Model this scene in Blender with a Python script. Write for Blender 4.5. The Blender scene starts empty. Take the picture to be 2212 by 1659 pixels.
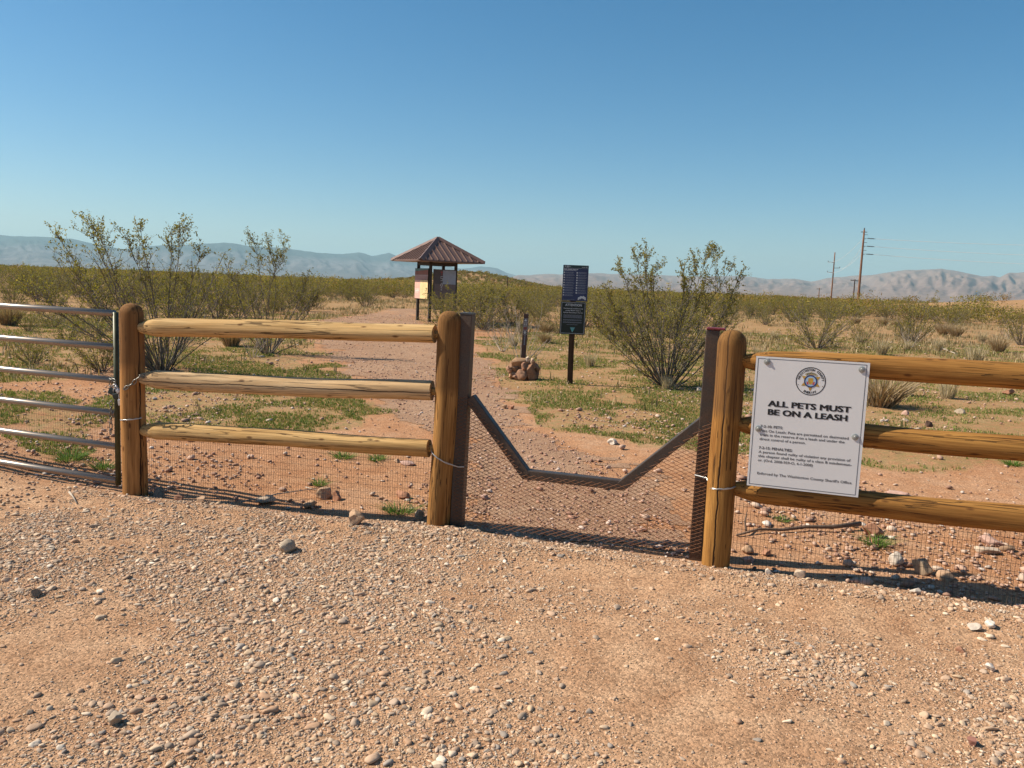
import bpy, math, random
import numpy as np
from mathutils import Vector, Matrix, Quaternion

# ------------------------------------------------------------------ camera, world, sun, exposure
SC = bpy.context.scene
COL = SC.collection
FPX, CX, CY = 1790.0, 1106.0, 829.5            # focal length and centre, in 2212x1659 measuring units
PITCH, ROLL, EYE = math.radians(6.75), math.radians(2.3), 1.5
_F = np.array([0, math.cos(PITCH), -math.sin(PITCH)])
_R0 = np.array([1.0, 0, 0]); _U0 = np.cross(_R0, _F)
_R = math.cos(ROLL) * _R0 + math.sin(ROLL) * _U0
_U = -math.sin(ROLL) * _R0 + math.cos(ROLL) * _U0
_C = np.array([0, 0, EYE])
cam_data = bpy.data.cameras.new("camera")
cam = bpy.data.objects.new("camera", cam_data); COL.objects.link(cam)
m = Matrix.Identity(4)
for i in range(3):
    m[i][0], m[i][1], m[i][2], m[i][3] = _R[i], _U[i], -_F[i], _C[i]
cam.matrix_world = m
cam_data.sensor_width = 36.0
cam_data.lens = 36.0 * FPX / 2212.0
cam_data.clip_start = 0.05; cam_data.clip_end = 60000
SC.camera = cam

SUN_EL = math.radians(42.0)
SUN_H = np.array([-1.0, 0.08]); SUN_H /= np.linalg.norm(SUN_H)
SUN_DIR = Vector((SUN_H[0] * math.cos(SUN_EL), SUN_H[1] * math.cos(SUN_EL), math.sin(SUN_EL)))
W = bpy.data.worlds.new("World"); SC.world = W; W.use_nodes = True
wn = W.node_tree; bg = wn.nodes["Background"]
sky = wn.nodes.new("ShaderNodeTexSky"); sky.sky_type = 'NISHITA'; sky.sun_disc = False
sky.sun_elevation = SUN_EL; sky.sun_rotation = math.atan2(SUN_H[0], SUN_H[1])
sky.altitude = 900; sky.air_density = 1.0; sky.dust_density = 1.2; sky.ozone_density = 3.0
hs = wn.nodes.new('ShaderNodeHueSaturation'); hs.inputs['Saturation'].default_value = 1.36; hs.inputs['Value'].default_value = .97; hs.inputs['Hue'].default_value = .492
wn.links.new(sky.outputs[0], hs.inputs['Color']); wn.links.new(hs.outputs[0], bg.inputs[0]); bg.inputs[1].default_value = 0.078
sl = bpy.data.lights.new("sun", 'SUN'); sl.energy = 5.0; sl.angle = math.radians(0.53); sl.color = (1.0, 0.905, 0.755)
so = bpy.data.objects.new("sun", sl); COL.objects.link(so)
so.rotation_mode = 'QUATERNION'; so.rotation_quaternion = (-SUN_DIR).to_track_quat('-Z', 'Y')
SC.view_settings.view_transform = 'Standard'; SC.view_settings.look = 'None'
SC.view_settings.exposure = 0.61; SC.view_settings.gamma = 1.0; SC.view_settings.use_curve_mapping = False
SC.cycles.max_bounces = 6; SC.cycles.diffuse_bounces = 3; SC.cycles.glossy_bounces = 3
SC.cycles.transmission_bounces = 4; SC.cycles.transparent_max_bounces = 8; SC.cycles.volume_bounces = 0
SC.cycles.caustics_reflective = False; SC.cycles.caustics_refractive = False

RND = random.Random(11)
RG = np.random.default_rng(7)

# ------------------------------------------------------------------ measuring helpers
def ray(x, y): return _F + _R * (x - CX) / FPX + _U * (CY - y) / FPX
def G(x, y, z=0.0):
    d = ray(x, y); return _C + d * ((z - EYE) / d[2])
def PL(x, y, p0, n):
    d = ray(x, y); return _C + d * (((p0 - _C) @ n) / (d @ n))
def AT(x, y, depth):
    d = ray(x, y); return _C + d * (depth / d[1])
def proj(P):
    v = np.asarray(P) - _C; w = v @ _F
    return CX + FPX * (v @ _R) / w, CY - FPX * (v @ _U) / w, w
def poly(pts): return np.array([G(*p)[:2] for p in pts])
def inside(P, x, y):
    x = np.asarray(x); y = np.asarray(y); r = np.zeros(x.shape, bool)
    n = len(P)
    for i in range(n):
        x0, y0 = P[i]; x1, y1 = P[(i + 1) % n]
        if y0 == y1: continue
        c = ((y0 > y) != (y1 > y)) & (x < (x1 - x0) * (y - y0) / (y1 - y0) + x0)
        r ^= c
    return r
def _hash(ix, iy, s):
    h = (ix.astype(np.int64) * 374761393 + iy.astype(np.int64) * 668265263 + s * 974634777) & 0x7fffffff
    h = ((h ^ (h >> 13)) * 1274126177) & 0x7fffffff
    return ((h ^ (h >> 16)) & 0xffff) / 65535.0
def vn(x, y, s=0):
    x = np.asarray(x, float); y = np.asarray(y, float)
    ix = np.floor(x); iy = np.floor(y); fx = x - ix; fy = y - iy
    fx = fx * fx * (3 - 2 * fx); fy = fy * fy * (3 - 2 * fy)
    a = _hash(ix, iy, s); b = _hash(ix + 1, iy, s); c = _hash(ix, iy + 1, s); d = _hash(ix + 1, iy + 1, s)
    return (a * (1 - fx) + b * fx) * (1 - fy) + (c * (1 - fx) + d * fx) * fy
def fbm(x, y, s=0, o=4):
    r = 0; a = 0.5; t = 0
    for k in range(o):
        r = r + a * vn(x * 2 ** k, y * 2 ** k, s + k); t += a; a *= 0.5
    return r / t
def sst(a, b, x):
    t = np.clip((x - a) / (b - a), 0, 1); return t * t * (3 - 2 * t)

# fence line on the ground
PL0 = G(291, 1065); PC0 = G(948, 1132); PR0 = G(1547, 1220)
DR = np.array([0.947, -0.322, 0.0]); NR = np.array([-0.322, -0.947, 0.0])
PE0 = PR0 + DR * 2.45                             # next post, beyond the right edge of the photo
DG = np.array([-0.93, 0.368, 0.0])                # direction of the farm gate
PG0 = np.array([-2.711, 5.636, 0.0])
FENCE = [PG0 + DG * 4.0, PL0, PC0, PR0, PE0, PE0 + DR * 6]
def fence_side(x, y):
    """signed distance to the fence line, positive on the car-park side"""
    x = np.asarray(x, float); y = np.asarray(y, float)
    best = np.full(x.shape, 1e9); sg = np.zeros(x.shape)
    for a, b in zip(FENCE[:-1], FENCE[1:]):
        d = (b - a)[:2]; L = np.hypot(*d); d = d / L; n = np.array([d[1], -d[0]])
        t = np.clip((x - a[0]) * d[0] + (y - a[1]) * d[1], 0, L)
        dd = np.hypot(x - a[0] - d[0] * t, y - a[1] - d[1] * t)
        s = (x - a[0]) * n[0] + (y - a[1]) * n[1]
        u = dd < best; best = np.where(u, dd, best); sg = np.where(u, s, sg)
    return np.where(sg >= 0, best, -best)
PATH = poly([(1000, 1135), (975, 960), (880, 905), (800, 835), (752, 795), (705, 752), (655, 722), (668, 703), (735, 688), (850, 668), (902, 662),
             (905, 676), (900, 692), (925, 705), (1005, 745), (1070, 800), (1088, 850), (1098, 885), (1150, 925), (1290, 985), (1420, 1060), (1500, 1195)])
def tz(x, y):
    x = np.asarray(x, float); y = np.asarray(y, float)
    r = np.hypot(x, y)
    z = (vn(x * .9, y * .9, 3) - .5) * .03 + (vn(x * 3.1, y * 3.1, 4) - .5) * .014 + (vn(x * 9, y * 9, 5) - .5) * .006
    z = z + (vn(x * .16, y * .16, 6) - .5) * .22 * sst(8, 30, r) + (vn(x * .02, y * .02, 8) - .5) * 1.0 * sst(60, 260, r)
    s = fence_side(x, y)
    near = 1 - sst(12, 16, r)
    z = z + near * (.03 * np.exp(-((s - .28) / .17) ** 2) - .035 * sst(.05, -.12, s) * (1 - sst(-.6, -2.0, s)))
    z = z + 7.0 * np.exp(-((x + 24) / 30.0) ** 2 - ((y - 420) / 70.0) ** 2)
    z = z + 3.3 * np.exp(-((x - 84) / 34.0) ** 2 - ((y - 104) / 26.0) ** 2)
    return z
def T(x, y): return float(tz(np.array([x]), np.array([y]))[0])
def on(px, py):
    p = G(px, py); return Vector((p[0], p[1], T(p[0], p[1])))

# ------------------------------------------------------------------ object helpers
def tag(o, label=None, cat=None, group=None, kind=None):
    if label: o["label"] = label
    if cat: o["category"] = cat
    if group: o["group"] = group
    if kind: o["kind"] = kind
    return o
def empty(name, loc, label, cat, group=None):
    o = bpy.data.objects.new(name, None); COL.objects.link(o); o.location = loc
    o.empty_display_size = 0.1
    return tag(o, label, cat, group)
def link(name, me, mat, parent=None, smooth=False, world=True):
    if mat is not None:
        for mm in (mat if isinstance(mat, (list, tuple)) else [mat]): me.materials.append(mm)
    o = bpy.data.objects.new(name, me); COL.objects.link(o)
    if parent is not None:
        o.parent = parent
        if world:
            bpy.context.view_layer.update()
            o.matrix_parent_inverse = parent.matrix_world.inverted()
    if smooth: me.polygons.foreach_set("use_smooth", np.ones(len(me.polygons), bool))
    return o
def npmesh(name, V, loops, sizes, cols=None, colname="col"):
    """V (n,3); loops flat vertex indices; sizes polygon sizes (int or array)"""
    me = bpy.data.meshes.new(name)
    V = np.asarray(V, np.float32); loops = np.asarray(loops, np.int32).ravel()
    npoly = len(loops) // sizes if np.isscalar(sizes) else len(sizes)
    sz = np.full(npoly, sizes, np.int32) if np.isscalar(sizes) else np.asarray(sizes, np.int32)
    me.vertices.add(len(V)); me.vertices.foreach_set("co", V.ravel())
    me.loops.add(len(loops)); me.loops.foreach_set("vertex_index", loops)
    me.polygons.add(npoly)
    st = np.zeros(npoly, np.int32); st[1:] = np.cumsum(sz)[:-1]
    me.polygons.foreach_set("loop_start", st)
    if cols is not None:
        c = np.ones((len(cols), 4), np.float32); c[:, :3] = cols
        dom = 'POINT' if len(cols) == len(V) else 'FACE'
        a = me.attributes.new(colname, 'FLOAT_COLOR', dom); a.data.foreach_set("color", c.ravel())
    me.update(calc_edges=True); me.validate()
    return me

class MB:
    def __init__(s): s.v = []; s.f = []; s.mi = []
    def add(s, V, Fs, k=0):
        b = len(s.v); s.v += [tuple(map(float, p)) for p in V]
        for f in Fs: s.f.append(tuple(b + i for i in f)); s.mi.append(k)
    def box(s, c, sx, sy, sz, X=(1, 0, 0), Y=(0, 1, 0), Z=(0, 0, 1), k=0):
        c = np.array(c, float); X = np.array(X, float) * sx / 2; Y = np.array(Y, float) * sy / 2; Z = np.array(Z, float) * sz / 2
        V = [c + a * X + b * Y + d * Z for d in (-1, 1) for b in (-1, 1) for a in (-1, 1)]
        s.add(V, [(0, 2, 3, 1), (4, 5, 7, 6), (0, 1, 5, 4), (2, 6, 7, 3), (0, 4, 6, 2), (1, 3, 7, 5)], k)
    def tube(s, pts, r, n=6, caps=True, k=0):
        pts = [np.array(p, float) for p in pts]; m_ = len(pts)
        r = [r] * m_ if np.isscalar(r) else list(r)
        t0 = pts[1] - pts[0]; t0 = t0 / (np.linalg.norm(t0) + 1e-12)
        a = np.cross(t0, [0, 0, 1.0]);
        if np.linalg.norm(a) < 1e-3: a = np.cross(t0, [1.0, 0, 0])
        a = a / np.linalg.norm(a); V = []
        for i in range(m_):
            t = pts[min(i + 1, m_ - 1)] - pts[max(i - 1, 0)]; t = t / (np.linalg.norm(t) + 1e-12)
            a = a - t * (a @ t); a = a / (np.linalg.norm(a) + 1e-12); b = np.cross(t, a)
            for j in range(n):
                q = 2 * math.pi * j / n
                V.append(pts[i] + r[i] * (math.cos(q) * a + math.sin(q) * b))
        Fs = []
        for i in range(m_ - 1):
            for j in range(n):
                j2 = (j + 1) % n; Fs.append((i * n + j, i * n + j2, (i + 1) * n + j2, (i + 1) * n + j))
        if caps:
            Fs.append(tuple(range(n - 1, -1, -1))); Fs.append(tuple(range((m_ - 1) * n, m_ * n)))
        s.add(V, Fs, k)
    def prism(s, P, c, X, Y, Z, h, k=0):
        """polygon P (2d) in plane X,Y at c, thickness h along Z"""
        c = np.array(c, float); X = np.array(X, float); Y = np.array(Y, float); Z = np.array(Z, float); n = len(P)
        V = [c + X * p[0] + Y * p[1] for p in P] + [c + X * p[0] + Y * p[1] + Z * h for p in P]
        Fs = [tuple(range(n - 1, -1, -1)), tuple(range(n, 2 * n))] + [(i, (i + 1) % n, n + (i + 1) % n, n + i) for i in range(n)]
        s.add(V, Fs, k)
    def build(s, name, mat, parent=None, smooth=False, off=None, world=True):
        me = bpy.data.meshes.new(name)
        v = s.v if off is None else [(a - off[0], b - off[1], c - off[2]) for a, b, c in s.v]
        me.from_pydata(v, [], s.f); 
        o = link(name, me, mat, parent, smooth, world)
        if isinstance(mat, (list, tuple)): me.polygons.foreach_set("material_index", np.array(s.mi, np.int32))
        me.update(); return o
def bevel(o, w, seg=2):
    b = o.modifiers.new("bevel", 'BEVEL'); b.width = w; b.segments = seg; b.limit_method = 'ANGLE'; return o

# ------------------------------------------------------------------ materials
def mat(name):
    m_ = bpy.data.materials.new(name); m_.use_nodes = True; nt = m_.node_tree
    return m_, nt, nt.nodes["Principled BSDF"]
def N(nt, t, **kw):
    n = nt.nodes.new(t)
    for k, v in kw.items():
        if k.startswith("i_"): n.inputs[k[2:].replace("_", " ")].default_value = v
        else: setattr(n, k, v)
    return n
def noise(nt, vec, scale, detail=4, rough=.55, dist=0.0):
    n = N(nt, "ShaderNodeTexNoise"); n.inputs["Scale"].default_value = scale; n.inputs["Detail"].default_value = detail
    n.inputs["Roughness"].default_value = rough; n.inputs["Distortion"].default_value = dist
    if vec is not None: nt.links.new(vec, n.inputs["Vector"])
    return n.outputs["Fac"]
def ramp(nt, fac, stops):
    n = N(nt, "ShaderNodeValToRGB"); el = n.color_ramp.elements
    while len(el) > 1: el.remove(el[-1])
    for i, (p, c) in enumerate(stops):
        e = el[0] if i == 0 else el.new(p)
        e.position = p; e.color = (*c, 1) if not np.isscalar(c) else (c, c, c, 1)
    nt.links.new(fac, n.inputs[0]); return n.outputs[0]
def mixc(nt, fac, a, b, mode='MIX'):
    n = N(nt, "ShaderNodeMix", data_type='RGBA', blend_type=mode)
    for s_, v in ((0, fac), (6, a), (7, b)):
        if isinstance(v, (int, float)): n.inputs[s_].default_value = v
        elif isinstance(v, tuple): n.inputs[s_].default_value = (*v, 1)
        else: nt.links.new(v, n.inputs[s_])
    return n.outputs[2]
def mth(nt, op, a, b=None, clamp=False):
    n = N(nt, "ShaderNodeMath", operation=op, use_clamp=clamp)
    for i, v in enumerate((a, b)):
        if v is None: continue
        if isinstance(v, (int, float)): n.inputs[i].default_value = v
        else: nt.links.new(v, n.inputs[i])
    return n.outputs[0]
def bump(nt, h, strength, dist=.01):
    n = N(nt, "ShaderNodeBump"); n.inputs["Strength"].default_value = strength; n.inputs["Distance"].default_value = dist
    nt.links.new(h, n.inputs["Height"]); return n.outputs[0]
def coords(nt, kind="Object"):
    if kind == "Position": return N(nt, "ShaderNodeNewGeometry").outputs["Position"]
    return N(nt, "ShaderNodeTexCoord").outputs[kind]
def scaled(nt, vec, s):
    n = N(nt, "ShaderNodeMapping"); n.inputs["Scale"].default_value = s; nt.links.new(vec, n.inputs[0]); return n.outputs[0]
def plain(name, c, rough=.6, metal=0.0, var=.15, scale=12, bmp=0.0, spec=.4):
    m_, nt, p = mat(name); v = coords(nt)
    f = noise(nt, v, scale, 5)
    col = ramp(nt, f, [(.3, tuple(x * (1 - var) for x in c)), (.7, tuple(min(1, x * (1 + var)) for x in c))])
    nt.links.new(col, p.inputs["Base Color"]); p.inputs["Roughness"].default_value = rough; p.inputs["Metallic"].default_value = metal
    p.inputs["Specular IOR Level"].default_value = spec
    if bmp: nt.links.new(bump(nt, noise(nt, v, scale * 5, 5), bmp, .003), p.inputs["Normal"])
    return m_
def attr_mat(name, rough=.85, var=.25, scale=60, bmp=.3, spec=.25):
    m_, nt, p = mat(name); a = N(nt, "ShaderNodeAttribute", attribute_name="col").outputs["Color"]
    v = coords(nt, "Position"); f = noise(nt, v, scale, 4)
    k = ramp(nt, f, [(.25, 1 - var), (.75, 1.0 + 0 * var)])
    nt.links.new(mixc(nt, 1.0, a, k, 'MULTIPLY'), p.inputs["Base Color"]); p.inputs["Roughness"].default_value = rough
    p.inputs["Specular IOR Level"].default_value = spec
    if bmp: nt.links.new(bump(nt, f, bmp, .004), p.inputs["Normal"])
    return m_
def wood(name, base, dark, seed=0., crack=None, stain=None, grey=0.0):
    m_, nt, p = mat(name); v0 = coords(nt)
    mp = N(nt, "ShaderNodeMapping"); mp.inputs["Location"].default_value = (seed, seed * 1.7, seed * .7); nt.links.new(v0, mp.inputs[0]); v = mp.outputs[0]
    f1 = noise(nt, scaled(nt, v, (16, 16, 1.3)), 1, 5, .6, .8)
    f2 = noise(nt, scaled(nt, v, (120, 120, 3.5)), 1, 4, .6)
    c = ramp(nt, f1, [(.3, dark), (.62, base)])
    c = mixc(nt, mth(nt, 'MULTIPLY', ramp(nt, f2, [(.35, 1.0), (.6, 0.0)]), .5), c, tuple(x * .45 for x in dark))
    # knots
    vo = N(nt, "ShaderNodeTexVoronoi", feature='F1'); vo.inputs["Scale"].default_value = 1.0
    nt.links.new(scaled(nt, v, (15, 15, 6)), vo.inputs["Vector"])
    kn = ramp(nt, vo.outputs["Distance"], [(.07, 1.0), (.13, .35), (.16, 0.0)])
    c = mixc(nt, mth(nt, 'MULTIPLY', kn, .8), c, (.09, .035, .014))
    # drying checks
    f3 = noise(nt, scaled(nt, v, (30, 30, .8)), 1, 3, .5, .3)
    ck = mth(nt, 'LESS_THAN', mth(nt, 'ABSOLUTE', mth(nt, 'SUBTRACT', f3, .5)), .011)
    c = mixc(nt, mth(nt, 'MULTIPLY', ck, .75), c, (.03, .015, .008))
    hgt = mth(nt, 'SUBTRACT', f2, mth(nt, 'MULTIPLY', ck, 1.5))
    if crack is not None:
        sx = N(nt, "ShaderNodeSeparateXYZ"); nt.links.new(v0, sx.inputs[0])
        ang = mth(nt, 'ARCTAN2', sx.outputs[1], sx.outputs[0])
        wob = mth(nt, 'MULTIPLY', mth(nt, 'SUBTRACT', noise(nt, scaled(nt, v, (0, 0, 3.0)), 1, 4), .5), .7)
        dd = mth(nt, 'ABSOLUTE', mth(nt, 'SUBTRACT', mth(nt, 'ADD', ang, wob), crack))
        cm = ramp(nt, dd, [(.035, 1.0), (.07, 0.0)])
        c = mixc(nt, cm, c, (.02, .01, .006)); hgt = mth(nt, 'SUBTRACT', hgt, mth(nt, 'MULTIPLY', cm, 3.0))
    if stain is not None:
        sz_ = N(nt, "ShaderNodeSeparateXYZ"); nt.links.new(v0, sz_.inputs[0])
        zz = mth(nt, 'ADD', sz_.outputs[2], mth(nt, 'MULTIPLY', f1, .10))
        st = ramp(nt, mth(nt, 'SUBTRACT', zz, stain - .5), [(.5, 0.0), (.56, 1.0)])
        c = mixc(nt, mth(nt, 'MULTIPLY', st, .6), c, (.12, .06, .025))
        low = ramp(nt, zz, [(.02, 1.0), (.28, 0.0)])
        c = mixc(nt, mth(nt, 'MULTIPLY', low, .4), c, (.34, .2, .12))
    if grey: c = mixc(nt, mth(nt, 'MULTIPLY', f1, grey), c, (.48, .42, .34))
    nt.links.new(c, p.inputs["Base Color"]); p.inputs["Roughness"].default_value = .85; p.inputs["Specular IOR Level"].default_value = .12
    nt.links.new(bump(nt, hgt, .45, .003), p.inputs["Normal"])
    return m_
def ground_mat(name, sandA, sandB, sandC, grain):
    m_, nt, p = mat(name); v = coords(nt, "Position")
    big = noise(nt, v, .7, 5, .6); mid = noise(nt, v, 4.5, 6, .65); fine = noise(nt, v, 60, 5, .7); gr = noise(nt, v, 230, 3, .7)
    c = ramp(nt, mth(nt, 'ADD', mth(nt, 'MULTIPLY', big, .5), mth(nt, 'MULTIPLY', mid, .5)), [(.36, sandA), (.5, sandB), (.64, sandC)])
    vo = N(nt, "ShaderNodeTexVoronoi"); vo.inputs["Scale"].default_value = grain; nt.links.new(v, vo.inputs["Vector"])
    sep = N(nt, "ShaderNodeSeparateColor"); nt.links.new(vo.outputs["Color"], sep.inputs[0])
    c = mixc(nt, 1.0, c, ramp(nt, sep.outputs[0], [(0, .62), (.5, .98), (.93, 1.0), (1, 1.5)]), 'MULTIPLY')
    c = mixc(nt, 1.0, c, ramp(nt, fine, [(.25, .66), (.7, 1.15)]), 'MULTIPLY')
    cov = N(nt, "ShaderNodeAttribute", attribute_name="col")
    sc = N(nt, "ShaderNodeSeparateColor"); nt.links.new(cov.outputs["Color"], sc.inputs[0])
    # r: thin plant cover, g: car park
    gm = mth(nt, 'MULTIPLY', sc.outputs[0], ramp(nt, noise(nt, v, 9, 6, .75), [(.38, 0.0), (.6, 1.0)]))
    gc = ramp(nt, noise(nt, v, 26, 5, .7), [(.3, (.12, .135, .04)), (.55, (.20, .18, .06)), (.75, (.33, .24, .115))])
    c = mixc(nt, mth(nt, 'MULTIPLY', gm, .68), c, gc)
    lot = mixc(nt, 1.0, ramp(nt, mid, [(.3, (.37, .20, .108)), (.5, (.46, .270, .155)), (.68, (.54, .34, .205))]), ramp(nt, sep.outputs[0], [(0, .6), (.5, 1.0), (1, 1.25)]), 'MULTIPLY')
    lot = mixc(nt, 1.0, lot, ramp(nt, fine, [(.25, .72), (.7, 1.12)]), 'MULTIPLY')
    c = mixc(nt, sc.outputs[1], c, lot)
    nt.links.new(c, p.inputs["Base Color"]); p.inputs["Roughness"].default_value = .95; p.inputs["Specular IOR Level"].default_value = .1
    h = mth(nt, 'ADD', mth(nt, 'MULTIPLY', fine, .7), mth(nt, 'ADD', mth(nt, 'MULTIPLY', gr, .3), mth(nt, 'MULTIPLY', vo.outputs["Distance"], -.35)))
    nt.links.new(bump(nt, h, .75, .012), p.inputs["Normal"])
    return m_
def leaf_mat(name, tr=.35):
    m_ = bpy.data.materials.new(name); m_.use_nodes = True; nt = m_.node_tree; p = nt.nodes["Principled BSDF"]
    a = N(nt, "ShaderNodeAttribute", attribute_name="col").outputs["Color"]
    nt.links.new(a, p.inputs["Base Color"]); p.inputs["Roughness"].default_value = .65; p.inputs["Specular IOR Level"].default_value = .12
    t = N(nt, "ShaderNodeBsdfTranslucent"); nt.links.new(mixc(nt, 1.0, a, (1.0, 1.1, .6), 'MULTIPLY'), t.inputs[0])
    mx = N(nt, "ShaderNodeMixShader"); mx.inputs[0].default_value = tr
    nt.links.new(p.outputs[0], mx.inputs[1]); nt.links.new(t.outputs[0], mx.inputs[2])
    nt.links.new(mx.outputs[0], nt.nodes["Material Output"].inputs[0]); return m_

M = {}
M['ground'] = ground_mat("dirt", (.42, .195, .092), (.48, .25, .13), (.54, .32, .19), 95)
M['path'] = ground_mat("trail_dirt", (.35, .20, .12), (.40, .24, .148), (.46, .295, .19), 120)
M['stone'] = attr_mat("loose_stone", .85, .12, 120, .25)
M['rock'] = attr_mat("rock", .9, .3, 35, .6)
M['leaf'] = leaf_mat("creosote_leaf", .42); M['grass'] = leaf_mat("grass_blade", .3); M['straw'] = leaf_mat("dry_blade", .2)
M['bark'] = plain("creosote_bark", (.15, .125, .10), .9, var=.35, scale=9)
M['deadbark'] = plain("dead_wood", (.36, .30, .24), .9, var=.3, scale=9)
M['steel'] = None
def steel(name, a, b, rough=.5, metal=.3):
    m_, nt, p = mat(name); v = coords(nt)
    f = noise(nt, v, 9, 7, .7, .3); g = noise(nt, v, 140, 3, .6)
    c = ramp(nt, f, [(.38, a), (.55, tuple((x + y) / 2 for x, y in zip(a, b))), (.68, b)])
    c = mixc(nt, 1.0, c, ramp(nt, g, [(.3, .75), (.7, 1.2)]), 'MULTIPLY')
    nt.links.new(c, p.inputs["Base Color"]); p.inputs["Metallic"].default_value = metal
    nt.links.new(ramp(nt, f, [(.3, rough - .1), (.7, rough + .2)]), p.inputs["Roughness"])
    nt.links.new(bump(nt, g, .2, .002), p.inputs["Normal"]); return m_
M['steel'] = steel("weathered_steel", (.062, .051, .044), (.105, .060, .038), .45, .35)
M['rust'] = steel("rusted_mesh", (.15, .066, .034), (.29, .125, .055), .75, .2)
M['redcap'] = plain("red_cap", (.15, .022, .026), .45, var=.3, scale=30)
M['blackcap'] = plain("black_cap", (.05, .052, .055), .4, var=.3, scale=30)
M['tube'] = plain("painted_tube", (.31, .26, .215), .33, .5, var=.06, scale=6)
M['stile'] = plain("olive_paint", (.055, .06, .028), .45, .2, var=.35, scale=14)
M['galv'] = plain("galvanised_wire", (.55, .55, .54), .35, .8, var=.2, scale=40)
M['wiremesh'] = plain("mesh_wire", (.10, .075, .055), .6, .4, var=.3, scale=40)
M['chain'] = plain("chain_metal", (.22, .21, .19), .4, .8, var=.3, scale=60)
M['lockdark'] = plain("dark_lock", (.02, .03, .03), .4, .3, var=.2)
M['locksteel'] = plain("lock_steel", (.42, .42, .44), .35, .7, var=.2, scale=30)
M['white'] = plain("sign_white", (.63, .625, .63), .45, var=.025, scale=5)
M['ink'] = plain("black_ink", (.012, .012, .014), .6, var=.1)
M['inkgrey'] = plain("grey_ink", (.10, .10, .105), .6, var=.1)
M['border'] = plain("border_ink", (.05, .055, .075), .5, var=.1)
M['gold'] = plain("badge_gold", (.42, .25, .045), .5, var=.25, scale=60)
M['navy'] = plain("badge_blue", (.02, .04, .15), .5, var=.1)
M['ltblue'] = plain("badge_light_blue", (.30, .45, .62), .5, var=.1)
M['badgered'] = plain("badge_red", (.45, .06, .07), .5, var=.1)
M['blackpanel'] = plain("dark_green_panel", (.008, .016, .012), .45, var=.2)
M['bluepanel'] = plain("dark_blue_panel", (.028, .042, .10), .5, var=.15)
M['bluehead'] = plain("dark_teal_header", (.02, .045, .045), .5, var=.15)
M['print'] = plain("pale_print", (.52, .55, .56), .6, var=.08)
M['dimprint'] = plain("small_pale_print", (.22, .25, .30), .6, var=.1)
M['teal'] = plain("teal_print", (.09, .33, .33), .5, var=.1)
M['postwood'] = wood("sign_post_wood", (.10, .06, .035), (.05, .03, .018), 3.0)
M['marker'] = plain("brown_marker", (.062, .032, .024), .55, var=.2)
M['roof'] = plain("brown_metal_roof", (.155, .09, .07), .45, .1, var=.12, scale=3)
M['rooftrim'] = plain("dark_roof_trim", (.05, .035, .028), .5, .2, var=.2)
M['kpost'] = plain("kiosk_post_paint", (.035, .026, .02), .6, var=.25)
M['button'] = plain("grey_washer", (.30, .31, .30), .4, .3, var=.15, scale=60)
M['pole'] = wood("pole_wood", (.30, .16, .095), (.20, .10, .06), 5.0)
M['poledark'] = wood("dark_pole_wood", (.12, .075, .055), (.07, .045, .035), 6.0)
M['insul'] = plain("insulator", (.09, .085, .085), .4, var=.1)
M['cable'] = plain("power_cable", (.80, .81, .82), .5, 0.0, var=.05)

# ------------------------------------------------------------------ ground, path, hills
GR1 = poly([(310, 800), (430, 770), (560, 768), (690, 775), (735, 828), (790, 872), (865, 905), (720, 935), (560, 930), (318, 885)])
GR2 = poly([(-60, 845), (245, 860), (235, 960), (150, 985), (-60, 930)])
GR3 = poly([(1035, 735), (1210, 706), (1660, 706), (2260, 745), (2300, 1015), (1900, 1000), (1640, 985), (1500, 975), (1320, 965), (1180, 930), (1110, 893), (1060, 800)])
GR4 = poly([(-300, 640), (520, 650), (650, 720), (700, 770), (300, 800), (-300, 850)])
GR5 = poly([(640, 668), (860, 664), (700, 690), (650, 700)])
GR6 = poly([(1190, 870), (1300, 850), (1500, 880), (1520, 960), (1350, 960), (1240, 920)])
def cover(x, y):
    w = np.zeros(np.shape(x))
    j = 1.6 * (fbm(np.asarray(x) * 1.1, np.asarray(y) * 1.1, 21, 3) - .5); j2 = 1.6 * (fbm(np.asarray(x) * 1.1, np.asarray(y) * 1.1, 22, 3) - .5)
    for P_, k in ((GR1, 1.0), (GR2, .8), (GR3, .95), (GR4, .85), (GR5, .6), (GR6, .95)):
        w = np.maximum(w, inside(P_, x + j, y + j2) * k)
    far = sst(22, 50, np.hypot(x, y)) * .95
    far = far * (1 - .35 * np.exp(-((np.asarray(x) - 84) / 40.0) ** 2 - ((np.asarray(y) - 104) / 30.0) ** 2))
    w = np.maximum(w, far)
    return w * (1 - inside(PATH, x, y) * .9)
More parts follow.
